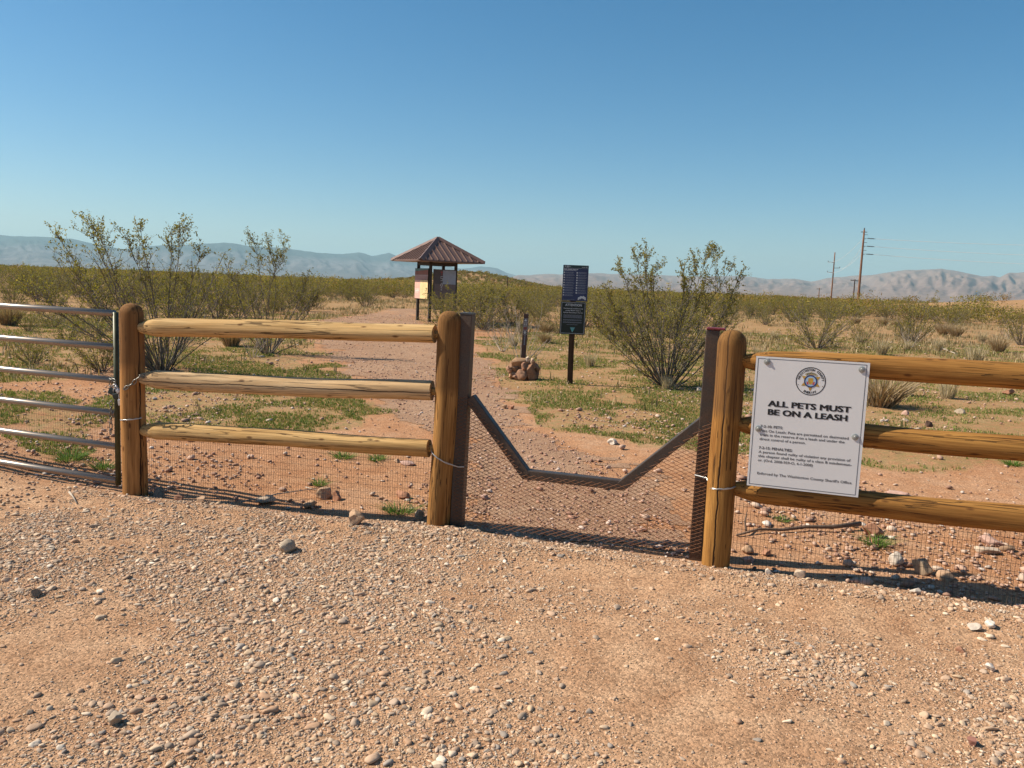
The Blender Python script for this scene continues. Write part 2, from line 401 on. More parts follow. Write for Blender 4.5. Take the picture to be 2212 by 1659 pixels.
def build_ground():
    na = 900
    rr = np.concatenate([[0.25], np.geomspace(.5, 15000, 470)]); nr = len(rr)
    th = np.linspace(0, 2 * np.pi, na, endpoint=False)
    # more of the angles in front of the viewer
    th = th - .72 * np.sin(th)
    X = np.outer(rr, np.sin(th)).ravel(); Y = np.outer(rr, np.cos(th)).ravel(); Z = tz(X, Y)
    V = np.stack([X, Y, Z], 1)
    i = np.arange(nr - 1)[:, None] * na; j = np.arange(na)[None]; j2 = (j + 1) % na
    Q = np.stack([i + j, i + j2, i + na + j2, i + na + j], -1).reshape(-1, 4)
    Q = Q[:, ::-1]
    tri = np.arange(na)[::-1]
    s = fence_side(X, Y); lot = sst(-.12, .12, s + (vn(X * 3, Y * 3, 31) - .5) * .3)
    cv = cover(X, Y)
    cols = np.stack([cv * (1 - lot), lot, np.zeros_like(lot)], 1)
    me = npmesh("ground", V, np.concatenate([Q.ravel(), tri]), np.concatenate([np.full(len(Q), 4), [na]]), cols)
    tag(link("ground", me, M['ground'], smooth=True), kind="structure")
    # the trail: a thin sheet a few millimetres over the ground, with a ragged edge
    g = .05
    x0, y0 = PATH.min(0); x1, y1 = PATH.max(0)
    xs = np.arange(x0 - .3, x1 + .3, g); ys = np.concatenate([np.arange(y0 - .3, 14, g), np.arange(14, y1 + 1, g * 3)])
    XX, YY = np.meshgrid(xs, ys, indexing='ij'); ZZ = tz(XX, YY) + .004
    V = np.stack([XX.ravel(), YY.ravel(), ZZ.ravel()], 1); ny = len(ys)
    cxm = (XX[:-1, :-1] + XX[1:, 1:]) / 2; cym = (YY[:-1, :-1] + YY[1:, 1:]) / 2
    jx = (fbm(cxm * 1.5, cym * 1.5, 41) - .5) * 1.1 + (vn(cxm * 9, cym * 9, 43) - .5) * .3; jy = (fbm(cxm * 1.5, cym * 1.5, 42) - .5) * 1.1
    keep = inside(PATH, cxm + jx, cym + jy) & (fence_side(cxm, cym) < -.02)
    a, b = np.nonzero(keep); q0 = a * ny + b
    Q = np.stack([q0, q0 + ny, q0 + ny + 1, q0 + 1], -1)
    used = np.unique(Q); rm = np.zeros(len(V), np.int64); rm[used] = np.arange(len(used))
    me = npmesh("path", V[used], rm[Q].ravel(), 4, np.zeros((len(used), 3)))
    tag(link("path", me, M['path'], smooth=True), kind="structure")
build_ground()

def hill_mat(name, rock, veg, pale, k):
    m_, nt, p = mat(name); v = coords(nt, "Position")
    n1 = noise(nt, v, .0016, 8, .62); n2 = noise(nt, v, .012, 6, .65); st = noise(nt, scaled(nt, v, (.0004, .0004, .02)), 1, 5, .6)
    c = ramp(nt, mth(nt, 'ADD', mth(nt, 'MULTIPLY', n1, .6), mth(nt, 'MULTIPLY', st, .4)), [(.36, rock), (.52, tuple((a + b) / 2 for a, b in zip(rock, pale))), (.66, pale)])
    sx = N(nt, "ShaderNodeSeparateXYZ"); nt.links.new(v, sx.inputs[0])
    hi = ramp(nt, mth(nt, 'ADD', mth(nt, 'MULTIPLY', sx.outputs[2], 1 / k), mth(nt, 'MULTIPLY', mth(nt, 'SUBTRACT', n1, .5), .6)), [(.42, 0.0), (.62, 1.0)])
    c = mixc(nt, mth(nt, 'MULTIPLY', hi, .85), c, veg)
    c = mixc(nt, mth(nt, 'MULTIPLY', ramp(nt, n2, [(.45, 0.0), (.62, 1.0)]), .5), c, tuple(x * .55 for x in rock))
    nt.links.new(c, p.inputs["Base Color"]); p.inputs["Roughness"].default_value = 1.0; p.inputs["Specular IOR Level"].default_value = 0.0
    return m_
def range_mesh(name, prof, px0, px1, d0, d1, amp, freq, seed, mt, power):
    px = np.arange(px0, px1, 4.0); xs = [p[0] for p in prof]; ys = [p[1] for p in prof]
    yy = np.interp(px, xs, ys) + (fbm(px / 22., px * 0, seed + 9, 3) - .5) * 3.0
    t = np.concatenate([np.linspace(0, 1, 70), np.linspace(1.03, 1.5, 10)])
    V = np.zeros((len(px), len(t), 3))
    for i, (x, y) in enumerate(zip(px, yy)):
        d = ray(x, y); h = np.hypot(d[0], d[1]); u = d[:2] / h
        dd1 = d1 * (1 + .10 * math.sin(x * .004 + seed)); zr = EYE + d[2] / h * dd1
        zr = max(zr, 3.0)
        dist = d0 + (dd1 - d0) * t
        tt = np.minimum(t, 1)
        w = .30 * tt + .70 * tt ** power
        az = x / 100. * freq
        rd = 1 - np.abs(2 * fbm(np.full_like(t, az) + .45 * np.sin(t * 5 + az), t * 1.6 + 3, seed, 4) - 1)
        rd2 = 1 - np.abs(2 * fbm(np.full_like(t, az * 3.1) + .3 * np.sin(t * 9), t * 3.4 + 7, seed + 5, 3) - 1)
        env = tt * (1 - tt) * 4 * np.clip((tt - .08) * 2, 0, 1)
        z = zr * (w + amp * env * (rd - .62) + amp * .4 * env * (rd2 - .6))
        z = np.where(t > 1, zr * (1 - (t - 1) * .9), z)
        V[i, :, 0] = u[0] * dist; V[i, :, 1] = u[1] * dist; V[i, :, 2] = z
    V[:, 0, 2] = -6; nt_ = len(t); n = len(px)
    q = (np.arange(n - 1)[:, None] * nt_ + np.arange(nt_ - 1)[None]).ravel()
    Q = np.stack([q, q + nt_, q + nt_ + 1, q + 1], -1)
    me = npmesh(name, V.reshape(-1, 3), Q.ravel(), 4)
    tag(link(name, me, mt, smooth=True), kind="structure")
LP = [(-900, 470), (-400, 492), (0, 508), (60, 511), (100, 512), (170, 518), (215, 530), (265, 538), (300, 533), (350, 530), (420, 527), (480, 524), (505, 525), (540, 531), (600, 535),
      (700, 547), (740, 549), (775, 545), (790, 548), (803, 553), (826, 549), (841, 545), (856, 552), (885, 561), (940, 570), (1000, 580), (1022, 578), (1040, 576), (1058, 577), (1075, 580), (1092, 588), (1110, 593), (1150, 606), (1200, 622)]
RP = [(1040, 625), (1090, 600), (1120, 595), (1163, 593), (1230, 592), (1281, 590), (1350, 592), (1430, 595), (1518, 597), (1575, 596), (1618, 597), (1640, 600), (1659, 603), (1714, 602.5), (1751, 608), (1766, 606), (1789, 601),
      (1839, 596), (1884, 593), (1920, 588), (1954, 584), (2005, 582), (2034, 580.5), (2069, 586), (2100, 592), (2121, 597), (2146, 595), (2159, 599), (2179, 590), (2212, 588), (2400, 580), (2700, 560), (3100, 590)]
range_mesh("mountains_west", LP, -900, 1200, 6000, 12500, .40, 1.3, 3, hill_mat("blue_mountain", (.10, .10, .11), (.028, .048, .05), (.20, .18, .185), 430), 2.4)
range_mesh("mountains_east", RP, 1040, 3100, 4200, 9500, .46, 1.5, 14, hill_mat("tan_mountain", (.19, .13, .112), (.25, .175, .14), (.29, .205, .165), 330), 1.7)

# ------------------------------------------------------------------ haze over the plain
hz = MB(); hz.box((0, 4000, 340), 44000, 40000, 730)
m_, nt, p = mat("haze_air")
pv = N(nt, "ShaderNodeVolumePrincipled"); pv.inputs["Color"].default_value = (.60, .90, 1.0, 1); pv.inputs["Density"].default_value = 7.0e-5; pv.inputs["Anisotropy"].default_value = .1
nt.nodes.remove(p); nt.links.new(pv.outputs[0], nt.nodes["Material Output"].inputs["Volume"])
tag(hz.build("haze", m_), kind="stuff")

# ------------------------------------------------------------------ loose stones
def ico(sub):
    import bmesh
    b = bmesh.new(); bmesh.ops.create_icosphere(b, subdivisions=sub, radius=1.0)
    b.verts.ensure_lookup_table()
    V = np.array([v.co[:] for v in b.verts]); Fc = np.array([[v.index for v in f.verts] for f in b.faces]); b.free(); return V, Fc
def chipped(V, rg, cuts=7, lo=.55, hi=.85, nz=.12):
    V = V.copy()
    for _ in range(cuts):
        n = rg.normal(size=3); n /= np.linalg.norm(n); d = rg.uniform(lo, hi)
        e = V @ n - d; V = V - np.maximum(e, 0)[:, None] * n
    k = rg.uniform(2, 3.5); ph = rg.uniform(0, 9, 3)
    V = V * (1 + nz * (np.sin(V[:, :1] * k + ph[0]) * np.sin(V[:, 1:2] * k + ph[1]) * np.sin(V[:, 2:] * k + ph[2])))
    return V
PALETTE = 1.13 * (.80 * np.array([(.47, .30, .19), (.42, .275, .175), (.38, .27, .19), (.53, .38, .25), (.31, .22, .155), (.60, .47, .34), (.44, .25, .14), (.48, .33, .20), (.29, .24, .20), (.68, .57, .45), (.38, .20, .12)]) + .20 * np.array([[.37, .30, .235]]))
PPROB = np.array([.17, .15, .13, .13, .08, .08, .07, .08, .05, .016, .03]); PPROB /= PPROB.sum()
def scatter_stones(name, P, rad, sub, palette=PALETTE, prob=PPROB, nvar=14, sink=.25, seed=5, tint=(1, 1, 1)):
    rg = np.random.default_rng(seed); V0, F0 = ico(sub) if sub > 0 else (np.array([(1, 0, 0), (-1, 0, 0), (0, 1, 0), (0, -1, 0), (0, 0, 1), (0, 0, -1.)]), np.array([(0, 2, 4), (2, 1, 4), (1, 3, 4), (3, 0, 4), (2, 0, 5), (1, 2, 5), (3, 1, 5), (0, 3, 5)]))
    vs = [chipped(V0, rg, 8, .42, .82) for _ in range(nvar)] if sub > 0 else [V0 * (1 + rg.normal(0, .2, V0.shape)) for _ in range(nvar)]
    n = len(P); k = rg.integers(0, nvar, n); VV = []; FF = []; CC = []; base = 0
    for q in range(nvar):
        idx = np.nonzero(k == q)[0]; c = len(idx)
        if not c: continue
        S = np.stack([rg.uniform(.8, 1.45, c), rg.uniform(.7, 1.0, c), rg.uniform(.32, .68, c)], 1) * rad[idx][:, None]
        A = rg.uniform(0, 2 * np.pi, c); tl = rg.normal(0, .25, c)
        v = vs[q][None] * S[:, None]
        ct, st_ = np.cos(tl)[:, None], np.sin(tl)[:, None]
        y = v[..., 1] * ct - v[..., 2] * st_; z = v[..., 1] * st_ + v[..., 2] * ct; x = v[..., 0]
        ca, sa = np.cos(A)[:, None], np.sin(A)[:, None]
        v = np.stack([x * ca - y * sa, x * sa + y * ca, z], -1)
        v = v + P[idx][:, None] + np.array([0, 0, 1.]) * (S[:, 2] * (1 - 2 * sink))[:, None, None]
        VV.append(v.reshape(-1, 3)); m2 = len(V0)
        FF.append((F0[None] + (base + np.arange(c) * m2)[:, None, None]).reshape(-1, 3)); base += c * m2
        col = palette[rg.choice(len(palette), c, p=prob)] * rg.uniform(.8, 1.18, (c, 1)) * np.array(tint)
        CC.append(np.repeat(col, len(F0), 0))
    me = npmesh(name, np.concatenate(VV), np.concatenate(FF).ravel(), 3, np.concatenate(CC))
    return link(name, me, M['stone'])
def bare(x, y):
    """0 where the car-park surface is bare packed sand"""
    w = fbm(x * .9 + 3, y * .9, 61, 4) * .75 + fbm(x * 3.2, y * 3.2, 65, 3) * .25
    d = sst(.36, .58, w)
    for px, py, r, k in ((1430, 1265, .55, .8), (1250, 1240, .4, .6), (70, 1470, .35, .8), (1480, 1560, .5, .75), (1900, 1360, .6, .75), (1750, 1600, .5, .7), (2150, 1380, .5, .4), (120, 1400, .35, .5), (1250, 1400, .3, .5)):
        c = G(px, py); d = d * (1 - k * np.exp(-((x - c[0]) ** 2 + (y - c[1]) ** 2) / r ** 2))
    for px, py, r in ((750, 1560, .55), (250, 1640, .5), (900, 1350, .5), (500, 1250, .6), (1050, 1200, .25), (1050, 1650, .5), (1750, 1440, .4), (600, 1450, .4)):
        c = G(px, py); d = np.maximum(d, .95 * np.exp(-((x - c[0]) ** 2 + (y - c[1]) ** 2) / r ** 2))
    s = fence_side(x, y); d = np.maximum(d, .7 * np.exp(-((s - .16) / .12) ** 2))
    return np.clip(d, .09, 1)
def gen_lot(n, x0, x1, y0, y1, expo, rg):
    x = rg.uniform(x0, x1, n); y = rg.uniform(y0, y1, n)
    s = fence_side(x, y); k = (s > .0) & (rg.random(n) < bare(x, y) ** expo)
    x, y = x[k], y[k]; return np.stack([x, y, tz(x, y)], 1)
rg = np.random.default_rng(3)
P1 = gen_lot(175000, -2.9, 2.9, 2.3, 6.3, 1.8, rg)
r1 = np.clip(np.exp(rg.normal(math.log(.0057), .50, len(P1))), .003, .024)
big = r1 > .0105
tag(scatter_stones("gravel", P1[~big], r1[~big], 1, seed=5, sink=.4), "loose tan and grey gravel strewn over the sandy car park", "gravel", kind="stuff")
tag(scatter_stones("coarse_gravel", P1[big], r1[big], 2, seed=6, sink=.38), "larger rounded pebbles mixed through the car park gravel", "gravel", kind="stuff")
P2 = gen_lot(290000, -3.0, 3.0, 2.2, 6.3, .85, rg)
tag(scatter_stones("grit", P2, np.clip(np.exp(rg.normal(math.log(.0030), .35, len(P2))), .0015, .006), 0, seed=8, sink=.35, tint=(1.02, .95, .88)), "fine grit covering the car park between the pebbles", "gravel", kind="stuff")
xo = rg.uniform(-9, 9, 60000); yo = rg.uniform(-3, 6.5, 60000)
ko = (fence_side(xo, yo) > 0) & ~((np.abs(xo) < 2.9) & (yo > 2.3)); xo, yo = xo[ko], yo[ko]
tag(scatter_stones("outer_gravel", np.stack([xo, yo, tz(xo, yo)], 1), np.clip(np.exp(rg.normal(math.log(.010), .4, len(xo))), .004, .025), 1, seed=9), "gravel of the car park to either side of the viewpoint", "gravel", kind="stuff")
# pebbles beyond the fence
n = 190000
d = 4 + 34 * rg.random(n) ** 1.35; az = rg.uniform(-.72, .72, n); x = d * np.sin(az); y = d * np.cos(az)
inp = inside(PATH, x, y); cl = fbm(x * .8, y * .8, 71, 4)
k = (fence_side(x, y) < -.03) & (rg.random(n) < np.where(inp, .95, .06 + .5 * sst(.45, .68, cl)) * np.where(d > 16, .5, 1))
x, y, inp, d = x[k], y[k], inp[k], d[k]
rad = np.clip(np.exp(rg.normal(math.log(.0085), .55, len(x))), .004, .045) * np.where(inp, .75, 1.1) * (1 + d * .012)
PP = np.stack([x, y, tz(x, y) + .004], 1)
pal2 = np.array([(.50, .33, .24), (.44, .27, .19), (.36, .21, .145), (.56, .42, .32), (.60, .50, .42), (.30, .17, .12)]); pr2 = np.array([.25, .25, .2, .14, .08, .08])
tag(scatter_stones("trail_gravel", PP[inp], rad[inp], 1, pal2, pr2, seed=12, tint=(1.0, .93, .93)), "pinkish gravel spread along the trail", "gravel", kind="stuff")
tag(scatter_stones("pebbles", PP[~inp], rad[~inp], 1, pal2, pr2, seed=13), "loose pebbles on the red dirt beyond the fence", "gravel", kind="stuff")

# ------------------------------------------------------------------ grass and thin green cover
def blades(P, h, cols, rg, per=3, wid=.12, spread=.6):
    n = len(P); P = np.repeat(P, per, 0); h = np.repeat(h, per) * rg.uniform(.5, 1.15, n * per); cols = np.repeat(cols, per, 0) * rg.uniform(.75, 1.2, (n * per, 1))
    a = rg.uniform(0, 2 * np.pi, n * per); l = rg.uniform(.1, spread, n * per); n = n * per
    dx, dy = np.cos(a), np.sin(a); w = h * wid
    P = P + np.stack([rg.normal(0, .25, n) * h, rg.normal(0, .25, n) * h, np.zeros(n)], 1)
    s = np.stack([-dy * w, dx * w, np.zeros(n)], 1)
    mid = P + np.stack([dx * l * h * .35, dy * l * h * .35, h * .6], 1); tip = P + np.stack([dx * l * h, dy * l * h, h * (1 - .35 * l)], 1)
    V = np.stack([P - s, P + s, mid + s * .6, mid - s * .6, tip], 1).reshape(-1, 3)
    b = np.arange(n) * 5
    L = np.stack([b, b + 1, b + 2, b + 3, b + 3, b + 2, b + 4], 1).ravel()
    return V, L, np.tile([4, 3], n), np.repeat(cols, 2, 0)
GREENS = np.array([(.16, .215, .05), (.21, .235, .06), (.28, .25, .085), (.36, .285, .13), (.12, .185, .04)])
n = 760000
d = 5 + 30 * rg.random(n) ** 1.25; az = rg.uniform(-.75, .72, n); x = d * np.sin(az); y = d * np.cos(az)
c = cover(x, y); nz = fbm(x * 1.3, y * 1.3, 81, 4)
k = (fence_side(x, y) < -.15) & (rg.random(n) < np.minimum(1, c * sst(.36, .62, nz) * np.where(inside(GR1, x, y) | inside(GR6, x, y) | inside(GR2, x, y), 2.3, .9)))
x, y, d, nz, c = x[k], y[k], d[k], nz[k], c[k]
ci = rg.choice(5, len(x), p=[.25, .25, .22, .16, .12]); lush = inside(GR1, x, y) | inside(GR6, x, y)
gc = GREENS[ci] * np.where(lush, .95, 1.05)[:, None]
V, L, S, Cc = blades(np.stack([x, y, tz(x, y)], 1), rg.uniform(.011, .032, len(x)) * (1 + d * .02), gc, rg, 3, .13)
tag(link("grass", npmesh("grass", V, L, S, Cc), M['grass']), "short patchy green grass on the dirt beyond the fence", "grass", kind="stuff")

# ------------------------------------------------------------------ post-and-rail fences
Z3 = np.array([0, 0, 1.0])
def log_mesh(L, r0, r1, seed, cone0=0., cone1=0., dome=0., n=20, rings=26, wob=.006, bend=0.):
    """log along local +Z from 0 to L"""
    rg_ = np.random.default_rng(seed); V = []; F_ = []
    zs = list(np.linspace(0, L, rings)); rad = [r0 + (r1 - r0) * z / L for z in zs]
    if cone0: zs = [0, cone0 * .5] + [cone0 + (L - cone0) * t for t in np.linspace(0, 1, rings)]; rad = [r0 * .52, r0 * .80] + [r0 + (r1 - r0) * z / L for z in zs[2:]]
    if cone1:
        zs = [z for z in zs if z < L - cone1]; rad = rad[:len(zs)]
        zs += [L - cone1, L - cone1 * .45, L]; rad += [r1, r1 * .72, r1 * .50]
    if dome:
        zs = [z for z in zs if z < L - dome]; rad = rad[:len(zs)]
        for t in np.linspace(0, 1, 7): zs.append(L - dome + dome * math.sin(t * math.pi / 2)); rad.append(r1 * max(.02, math.cos(t * math.pi / 2) ** .8))
    ph = rg_.uniform(0, 6.28, 6)
    for z, r in zip(zs, rad):
        ox = bend * math.sin(math.pi * z / L) + .004 * math.sin(z * 3 + ph[0]); oy = .004 * math.sin(z * 2.3 + ph[1])
        for j in range(n):
            a = 2 * math.pi * j / n
            w = 1 + wob / max(r0, .01) * (math.sin(2 * a + ph[2] + z * .8) * .6 + math.sin(3 * a + ph[3] + z * 2.1) * .5 + math.sin(z * 7 + a + ph[4]) * .35)
            V.append((ox + r * w * math.cos(a), oy + r * w * math.sin(a), z))
    k = len(zs)
    for i in range(k - 1):
        for j in range(n):
            j2 = (j + 1) % n; F_.append((i * n + j, i * n + j2, (i + 1) * n + j2, (i + 1) * n + j))
    F_.append(tuple(range(n - 1, -1, -1))); F_.append(tuple(range((k - 1) * n, k * n)))
    me = bpy.data.meshes.new("log"); me.from_pydata(V, [], F_); return me
def put_log(name, a, b, me, mt, parent, roll=0.):
    a = Vector(a); b = Vector(b); o = link(name, me, mt, None, True)
    q = (b - a).to_track_quat('Z', 'Y')
    o.parent = parent; bpy.context.view_layer.update()
    o.matrix_world = Matrix.Translation(a) @ q.to_matrix().to_4x4() @ Matrix.Rotation(roll, 4, 'Z')
    mod = o.modifiers.new("edge", 'EDGE_SPLIT'); mod.split_angle = math.radians(50); return o
def wire_panel(a, b, z0, z1, sp, vs, r=.0007, jit=.004, seed=1, zfun=None):
    mb = MB(); rg_ = np.random.default_rng(seed); a = np.array(a, float); b = np.array(b, float); L = np.hypot(*(b - a)[:2]); d = (b - a) / L; d[2] = 0
    nn = np.array([d[1], -d[0], 0.]); P = lambda t, z: a * 0 + np.array([a[0], a[1], 0]) + d * t + nn * (.012 * math.sin(t * 5) + .008 * math.sin(z * 9 + t * 3)) + Z3 * z
    for i in range(int(L / sp) + 1):
        t = i * sp; mb.tube([P(t, z0), P(t, (z0 + z1) / 2), P(t, z1)], r, 3, False)
    for k in range(int((z1 - z0) / vs) + 1):
        z = z0 + k * vs; mb.tube([P(t, z + rg_.normal(0, jit * .4)) for t in np.linspace(0, L, 14)], r, 3, False)
    return mb
WA = wood("golden_post_wood", (.46, .235, .075), (.225, .095, .026), 1.0, stain=1.17)
WA2 = wood("golden_post_wood_dark", (.44, .22, .06), (.21, .087, .022), 9.0, stain=1.17, crack=-1.1)
WP = wood("split_post_wood", (.47, .23, .078), (.235, .098, .03), 4.0, stain=1.19, crack=2.02)
R1 = wood("pale_rail_wood", (.63, .42, .195), (.48, .28, .105), 2.0)
R2 = wood("greyed_rail_wood", (.66, .46, .25), (.50, .31, .145), 3.0, crack=1.25, grey=.15)
R3 = wood("tan_rail_wood", (.58, .37, .16), (.42, .235, .08), 6.0)
R4 = wood("brown_rail_wood", (.40, .20, .055), (.23, .095, .023), 7.0, crack=-.95)
R5 = wood("brown_rail_wood_knotty", (.39, .195, .052), (.22, .09, .023), 8.0)
R6 = wood("brown_rail_wood_split", (.38, .19, .052), (.22, .09, .023), 12.0, crack=-1.0)

lean = np.array([.030, -.006, 0])
fl = empty("rail_fence", (PL0[0], PL0[1], 0), "log fence panel of two domed posts and three pale rails beside the tube gate", "fence", "log fence panels")
put_log("post", PL0 - Z3 * .3, PL0 + Z3 * 1.285, log_mesh(1.585, .078, .073, 1, dome=.075), WP, fl, .5)["label"] = "orange domed post with a long vertical split"
ctop = PC0 + lean + Z3 * 1.335
put_log("post", PC0 - lean * .22 - Z3 * .3, ctop, log_mesh(1.635, .071, .069, 2, dome=.07), WA, fl, 1.0)
dL = (PC0 - PL0) / np.linalg.norm(PC0 - PL0)
nL = np.array([dL[1], -dL[0], 0])
for z0, z1, mt, s, bd in ((1.126, 1.187, R1, 11, .012), (.783, .837, R2, 12, -.006), (.441, .480, R3, 13, .004)):
    a = PL0 + dL * .066 + nL * .008 + Z3 * z0; b = PC0 - dL * .085 + lean * z0 / 1.3 + nL * .01 + Z3 * z1
    put_log("rail", a, b, log_mesh(float(np.linalg.norm(b - a)), .060, .058, s, cone0=.13, cone1=.0, bend=bd, rings=40), mt, fl, 2.0)
    mb = MB(); mb.tube([b - dL * .005, b + dL * .06], .024, 10); mb.build("rail_tenon", R3, fl, True)
wm = wire_panel(PL0 + dL * .08 - nL * .055, PC0 - dL * .07 - nL * .055, -.03, .47, .0165, .045, r=.0009, seed=3)
wm.build("wire_mesh", M['wiremesh'], fl)

fr = empty("rail_fence", (PR0[0], PR0[1], 0), "log fence panel of brown rails carrying the white leash sign", "fence", "log fence panels")
put_log("post", PR0 - Z3 * .3, PR0 + Z3 * 1.312, log_mesh(1.612, .077, .075, 21, dome=.085), WA2, fr, 2.2)
put_log("post", PE0 - Z3 * .3, PE0 + Z3 * 1.30, log_mesh(1.6, .077, .075, 22, dome=.08), WA, fr, .7)
for z, mt, s in ((1.15, R4, 31), (.799, R5, 32), (.444, R6, 33)):
    a = PR0 + DR * .055 + Z3 * z; b = PE0 - DR * .05 + Z3 * (z + .004)
    put_log("rail", a, b, log_mesh(float(np.linalg.norm(b - a)), .063, .066, s, cone0=.15, cone1=.14, bend=.006, rings=40), mt, fr, 1.0)
wire_panel(PR0 + DR * .08 - NR * .06, PE0 - DR * .08 - NR * .06, -.05, .44, .0206, .043, r=.0011, seed=5).build("wire_mesh", M['wiremesh'], fr)

# ------------------------------------------------------------------ tube farm gate
gt = empty("tube_gate", (PG0[0], PG0[1], 0), "painted steel tube farm gate with six horizontal bars and olive end stile", "gate")
mb = MB(); ng = np.array([DG[1], -DG[0], 0]); 
if ng[1] > 0: ng = -ng
mb.tube([PG0 + Z3 * .015, PG0 + Z3 * 1.215], .019, 14); mb.build("stile", M['stile'], gt, True)
zend = (1.238, 1.001, .760, .523, .283, .028)
for k, z in enumerate((1.207, .977, .747, .519, .285, .045)):
    zb = z - .004 if k else z
    mb = MB(); mb.tube([PG0 + DG * .012 + Z3 * z, PG0 + DG * 1.2 + Z3 * zb, PG0 + DG * 3.6 + Z3 * zb], .0225, 18)
    o = mb.build("bar", M['tube'], gt, True)
mb = MB(); mb.tube([PG0 + DG * 3.6 + Z3 * .02, PG0 + DG * 3.6 + Z3 * 1.21], .021, 12); mb.build("stile", M['stile'], gt, True)
wire_panel(PG0 + DG * .02 - ng * .035, PG0 + DG * 3.55 - ng * .035, .03, .545, .0165, .045, r=.0009, seed=7).build("wire_mesh", M['wiremesh'], gt)

# ------------------------------------------------------------------ chain and padlocks on the gate
def torus(mb, c, X, Y, R1_, R2_, r, n=10, k=5):
    """oval link: long half-axis R1_ along X, short R2_ along Y"""
    c = np.array(c, float); X = np.array(X, float); Y = np.array(Y, float); Zn = np.cross(X, Y); V = []; F_ = []
    for i in range(n):
        a = 2 * math.pi * i / n; p = c + X * R1_ * math.cos(a) + Y * R2_ * math.sin(a); o = X * math.cos(a) + Y * math.sin(a); o = o / np.linalg.norm(o)
        for j in range(k):
            b = 2 * math.pi * j / k; V.append(p + r * (math.cos(b) * o + math.sin(b) * Zn))
    for i in range(n):
        for j in range(k): F_.append((i * k + j, ((i + 1) % n) * k + j, ((i + 1) % n) * k + (j + 1) % k, i * k + (j + 1) % k))
    mb.add(V, F_)
def chain(pts, step=.034, name="chain", label="", r=.0036):
    pts = [np.array(p, float) for p in pts]; seg = [np.linalg.norm(b - a) for a, b in zip(pts[:-1], pts[1:])]; L = sum(seg); n = int(L / step)
    mb = MB()
    for i in range(n):
        t = (i + .5) / n * L; k = 0
        while k < len(seg) - 1 and t > seg[k]: t -= seg[k]; k += 1
        d = (pts[k + 1] - pts[k]) / seg[k]; p = pts[k] + d * t
        s = np.cross(d, [0, 0, 1.]); s = s / np.linalg.norm(s) if np.linalg.norm(s) > .05 else np.array([1., 0, 0])
        u = np.cross(d, s)
        if i % 2: s = u
        torus(mb, p, d, s, step * .66, .0105, r)
    o = mb.build(name, M['chain'], None, True, off=tuple(pts[0])); o.location = pts[0]; return tag(o, label, "chain")
fpost = PL0 + np.array([-.012, -.082, 0])
def gp(px, py, off=.0): return PL(px, py, PG0 + ng * (.035 + off), ng)
c1 = PL(288, 828, PL0 + nL * .085, nL)
side = PL(305, 812, PL0 + nL * .07, nL)
chain([gp(247, 842), gp(262, 846, .01), PL(272, 838, PL0 + nL * .088, nL), c1, PL(296, 818, PL0 + nL * .08, nL), side, side - nL * .06 + dL * .02], label="heavy chain wrapped from the tube gate around the orange post")
chain([gp(240, 868), gp(239.5, 905), gp(239, 938)], label="loose chain end hanging straight down beside the gate stile", name="chain")
chain([gp(252, 836, .0), gp(247, 822, .012), gp(240, 818, .0), gp(238, 832, .0)], label="short chain looped over the third gate bar")
def padlock(c, w, h, t, ax, up, body, label, shackle=1.0):
    c = np.array(c, float); X = np.array(ax, float); X /= np.linalg.norm(X); U_ = np.array(up, float); U_ -= X * (U_ @ X); U_ /= np.linalg.norm(U_); Zn = np.cross(X, U_)
    e = empty("padlock", tuple(c), label, "padlock", "padlocks on the gate chain")
    mb = MB(); mb.box(c, w, t, h, X, Zn, U_); bevel(mb.build("body", body, e), .005)
    mb = MB(); top = c + U_ * h / 2; a = w * .32; H_ = .032 * shackle
    pts = [top - X * a] + [top + X * a * -math.cos(q) + U_ * (H_ * .5 + H_ * .5 * math.sin(q)) for q in np.linspace(0, math.pi, 9)] + [top + X * a]
    mb.tube(pts, .0045, 8); mb.build("shackle", M['locksteel'], e, True); return e
ex = np.array([1., 0, 0])
padlock(gp(243, 846, .02), .052, .042, .026, (1, -.2, -.45), (.4, 0, 1), M['lockdark'], "dark boxy padlock tilted at the far end of the gate chain")
padlock(gp(252, 855, .022), .05, .036, .026, (1, -.3, .25), (-.2, 0, 1), M['lockdark'], "dark padlock lying level under the others on the chain")
padlock(gp(262, 869, .03), .045, .044, .024, (1, -.5, .2), (0, 0, 1), M['locksteel'], "grey steel padlock hanging lowest against the orange post", 1.2)
padlock(gp(256, 845, .03), .028, .03, .02, (1, -.2, .9), (.2, 0, 1), M['locksteel'], "small bright silver padlock between the dark ones", .8)

# ------------------------------------------------------------------ stepped steel crossing between the wooden posts
SA = G(988, 1133); SB = G(1503, 1195); DS = (SB - SA) / np.linalg.norm(SB - SA); NS = np.array([DS[1], -DS[0], 0])
st = empty("step_over_gate", tuple((SA + SB) / 2), "rusty steel step-over barrier with V-shaped notch and expanded metal mesh", "barrier")
def sq_post(base, lean_, h, w, name, mt):
    mb = MB(); a = base - Z3 * .25 - lean_ * .2; b = base + lean_ + Z3 * h; ax = (b - a) / np.linalg.norm(b - a)
    mb.box((a + b) / 2, w, w, np.linalg.norm(b - a), DS, np.cross(ax, DS), ax); return bevel(mb.build(name, mt, st), .005), b
LA = np.array([.022, -.003, 0]); LB = np.array([.012, -.002, 0])
_, ta = sq_post(SA, LA, 1.318, .076, "post", M['steel']); _, tb = sq_post(SB, LB, 1.300, .074, "post", M['steel'])
mb = MB(); mb.box(ta + Z3 * .004, .08, .08, .01, DS, NS, Z3); mb.build("cap", M['blackcap'], st)
